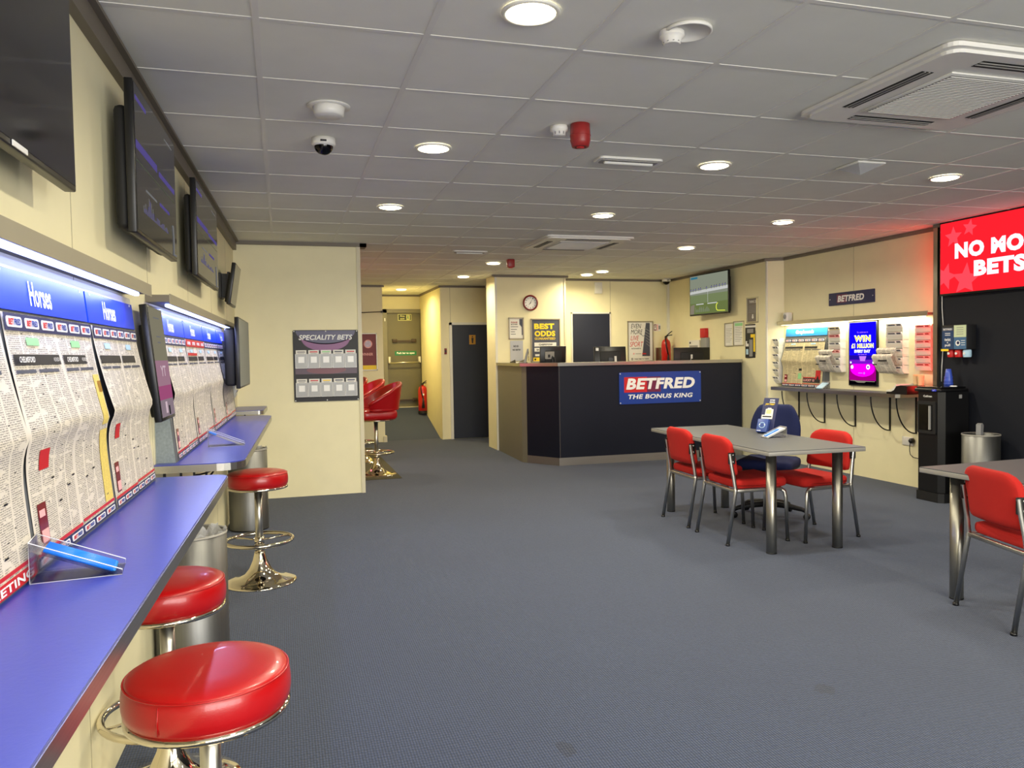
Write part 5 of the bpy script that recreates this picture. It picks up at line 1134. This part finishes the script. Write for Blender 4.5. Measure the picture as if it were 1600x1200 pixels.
# office chair
def office_chair(X, Y, rz, label, fab, grp=None):
    e = E('office_chair', label, 'office chair', (X, Y, 0), rz)
    b = B()
    for k in range(5):
        a = 2*pi*k/5+.3; c, s = cos(a), sin(a)
        b.tube([(.03*c, .03*s, .115), (.15*c, .15*s, .105), (.27*c, .27*s, .085), (.31*c, .31*s, .068)], [.03, .025, .019, .016], 'blackm', 10)
    b.lathe([(.04, .07), (.045, .13), (.03, .15)], 'blackm', 20); b.obj('star_base', e)
    for k in range(5):
        a = 2*pi*k/5+.3; c, s = cos(a), sin(a); b = B()
        for o in (-.014, .014): b.lathe([(.02, -.009), (.027, -.006), (.027, .006), (.02, .009)], 'black', 20, X=Matrix.Translation((.31*c-o*s, .31*s+o*c, .027)) @ Matrix.Rotation(a, 4, 'Z') @ Matrix.Rotation(pi/2, 4, 'X'))
        b.tube([(.31*c, .31*s, .03), (.31*c, .31*s, .07)], .012, 'black', 8); b.obj('castor', e)
    b = B(); b.lathe([(.026, .13), (.026, .28), (.015, .28), (.015, .40)], 'black', 20); b.box(-.12, .12, -.09, .09, .395, .42, 'blackmet', bev=.01); b.tube([(.0, .08, .405), (.02, .22, .40)], .006, 'black', 8); b.obj('gas_column', e)
    b = B(); b.pad(.02, 0, .465, .44, .46, .09, fab, .04); b.obj('seat', e); B().pad(.01, 0, .428, .42, .44, .03, 'blackm', .014).obj('seat_pan', e)
    def bk(v): v.x -= .12*(v.z-.75)+.10*(1-(v.y/.24)**2)*.4; s = max(0, (v.z-.73)/.17); v.y *= 1-.22*s*s; return v
    b = B(); b.pad(-.22, 0, .75, .07, .43, .40, fab, .034, fn=bk); b.obj('backrest', e, 'rounded padded backrest'); b = B(); b.pad(-.255, 0, .74, .03, .41, .38, 'blackm', .014, fn=bk); b.tube([(-.10, 0, .41), (-.27, 0, .42), (-.31, 0, .52), (-.29, 0, .72)], 1, 'blackm', 8, sq=(.03, .01)); b.obj('back_shell', e)
    return e
office_chair(3.99, 5.78, radians(222), 'navy swivel office chair on the far right side of the middle table', 'navyfab')
office_chair(4.28, 10.85, radians(-100), 'pale blue office chair behind the counter, only its top showing', 'bluefab').scale = (1, 1, 1.36)
# things on the middle table
a = radians(205)
e, XX, Wd, L = holder(3.79, 5.30, .74, radians(176), .85, 'clear wedge holder with blue slips on the middle table', True)
q = E('slip_pad', 'white and blue slip pad in the holder on the middle table', 'paper pad', (3.79, 5.30, .74), radians(176))
b = B(); b.box(.008, L*1.05, -Wd/2+.006, Wd/2-.006, -.0085, .002, 'paper', X=XX); b.obj('pad', q); b = B(); b.box(.05, L*1.02, -.016, .016, .002, .010, 'pen', X=XX); b.obj('blue_stripe', q)
e = E('leaflet_stand', 'blue leaflet dispenser reading JOIN TODAY leaning on the middle table', 'leaflet stand', (3.83, 5.60, .74), radians(-58)); e.scale = (.84, .84, .78)
T = Matrix.Rotation(radians(-24), 4, 'X'); S_ = 1.0
b = B(); b.box(-.075, .075, -.006, 0, .0, .40, 'navyp', X=T); b.box(-.075, -.072, -.006, .05, 0, .16, 'navyp', X=T); b.obj('back_card', e)
b = B(); b.box(-.078, .030, -.05, -.006, .0, .145, mat('mid_blue_print', (52, 78, 150), .4), X=T, bev=.003); b.disc(-.025, .075, .032, -.052, -.05, 'slip', 20, X=T); b.disc(-.025, .075, .026, -.053, -.052, mat('mid_blue_print', (52, 78, 150), .4), 20, X=T); b.disc(-.05, .08, .006, -.054, -.053, 'wpaint', X=T); b.disc(.0, .08, .006, -.054, -.053, 'wpaint', X=T); b.box(-.07, -.03, -.051, -.05, .01, .018, 'wpaint', X=T); b.obj('leaflet_box', e)
b = B(); b.ft('BETFRED', .015, .375, .05, .014, -.0065, 'wpaint', bold=.05, X=T); b.box(-.012, .042, -.0068, -.006, .347, .357, 'wpaint', X=T); b.ft('JOIN TODAY', -.002, .325, .10, .026, -.0065, 'yel', bold=.04, shear=.2, X=T); b.obj('lettering', e)
b = B(); b.prism([(-.065, .16), (.045, .16), (.045, .20), (.042, .27), (.02, .275), (.018, .285), (-.015, .285), (-.018, .275), (-.035, .27), (-.035, .205), (-.065, .205)], -.012, -.006, 'paper', X=T); b.box(-.055, .035, -.0135, -.012, .178, .192, 'ink', X=T); b.rrect(0.0, .24, .05, .045, -.0135, -.012, .008, mat('buff_print', (214, 206, 150), .5), X=T); b.obj('card_clip', e)
# ================================================================ tub stools past the partition
def tub_stool(X, Y, rz, label):
    e = E('tub_bar_stool', label, 'stool', (X, Y, 0), rz, 'red tub-backed bar stools past the partition'); trumpet(e, r=.235, hb=.66)
    b = B(); b.pad(0, 0, .735, .44, .44, .13, 'vinyl', .055); b.obj('seat', e)
    def fn(u, v, o):
        a = radians(-118+236*u); top = .27*(cos(a*.68)**1.2 if abs(a*.68) < pi/2 else 0)+.03; z = .80+top*v; r = .235+o+.045*v
        return (r*cos(a), r*sin(a)*.95, z)
    b = B(); n = 24; vs = []; fs = []
    b.grid(lambda u, v: fn(u, v, .0), 28, 8, 'vinyl'); b.grid(lambda u, v: fn(u, v, .045), 28, 8, 'vinyl')
    rim = [tuple((Vector(fn(i/28, 1, 0))+Vector(fn(i/28, 1, .045)))/2) for i in range(29)]; b.tube(rim, .0235, 'vinyl', 10)
    low = [tuple((Vector(fn(i/28, 0, 0))+Vector(fn(i/28, 0, .045)))/2) for i in range(29)]; b.tube(low, .0235, 'vinyl', 10); b.obj('tub_back', e)
    b = B(); b.tube(arc(44, .215, .668), .010, 'chrome', 8, closed=True); b.lathe([(.03, .655), (.21, .668)], 'blackmet', 32); b.obj('seat_rim', e)
tub_stool(1.075, 9.5, radians(8), 'red tub stool with chrome pedestal, nearest past the partition edge')
tub_stool(1.03, 10.75, radians(14), 'second red tub stool past the partition, its back half hidden')
tub_stool(.93, 12.0, radians(30), 'third red tub stool past the partition, farthest of the row')
e = E('floor_mat', 'olive protective mat under the red tub stools', 'mat', (.85, 10.6, 0)); b = B(); b.box(-.5, .47, -1.5, 1.7, .001, .006, 'mat_olive', bev=.002, seg=1); b.obj('mat', e)
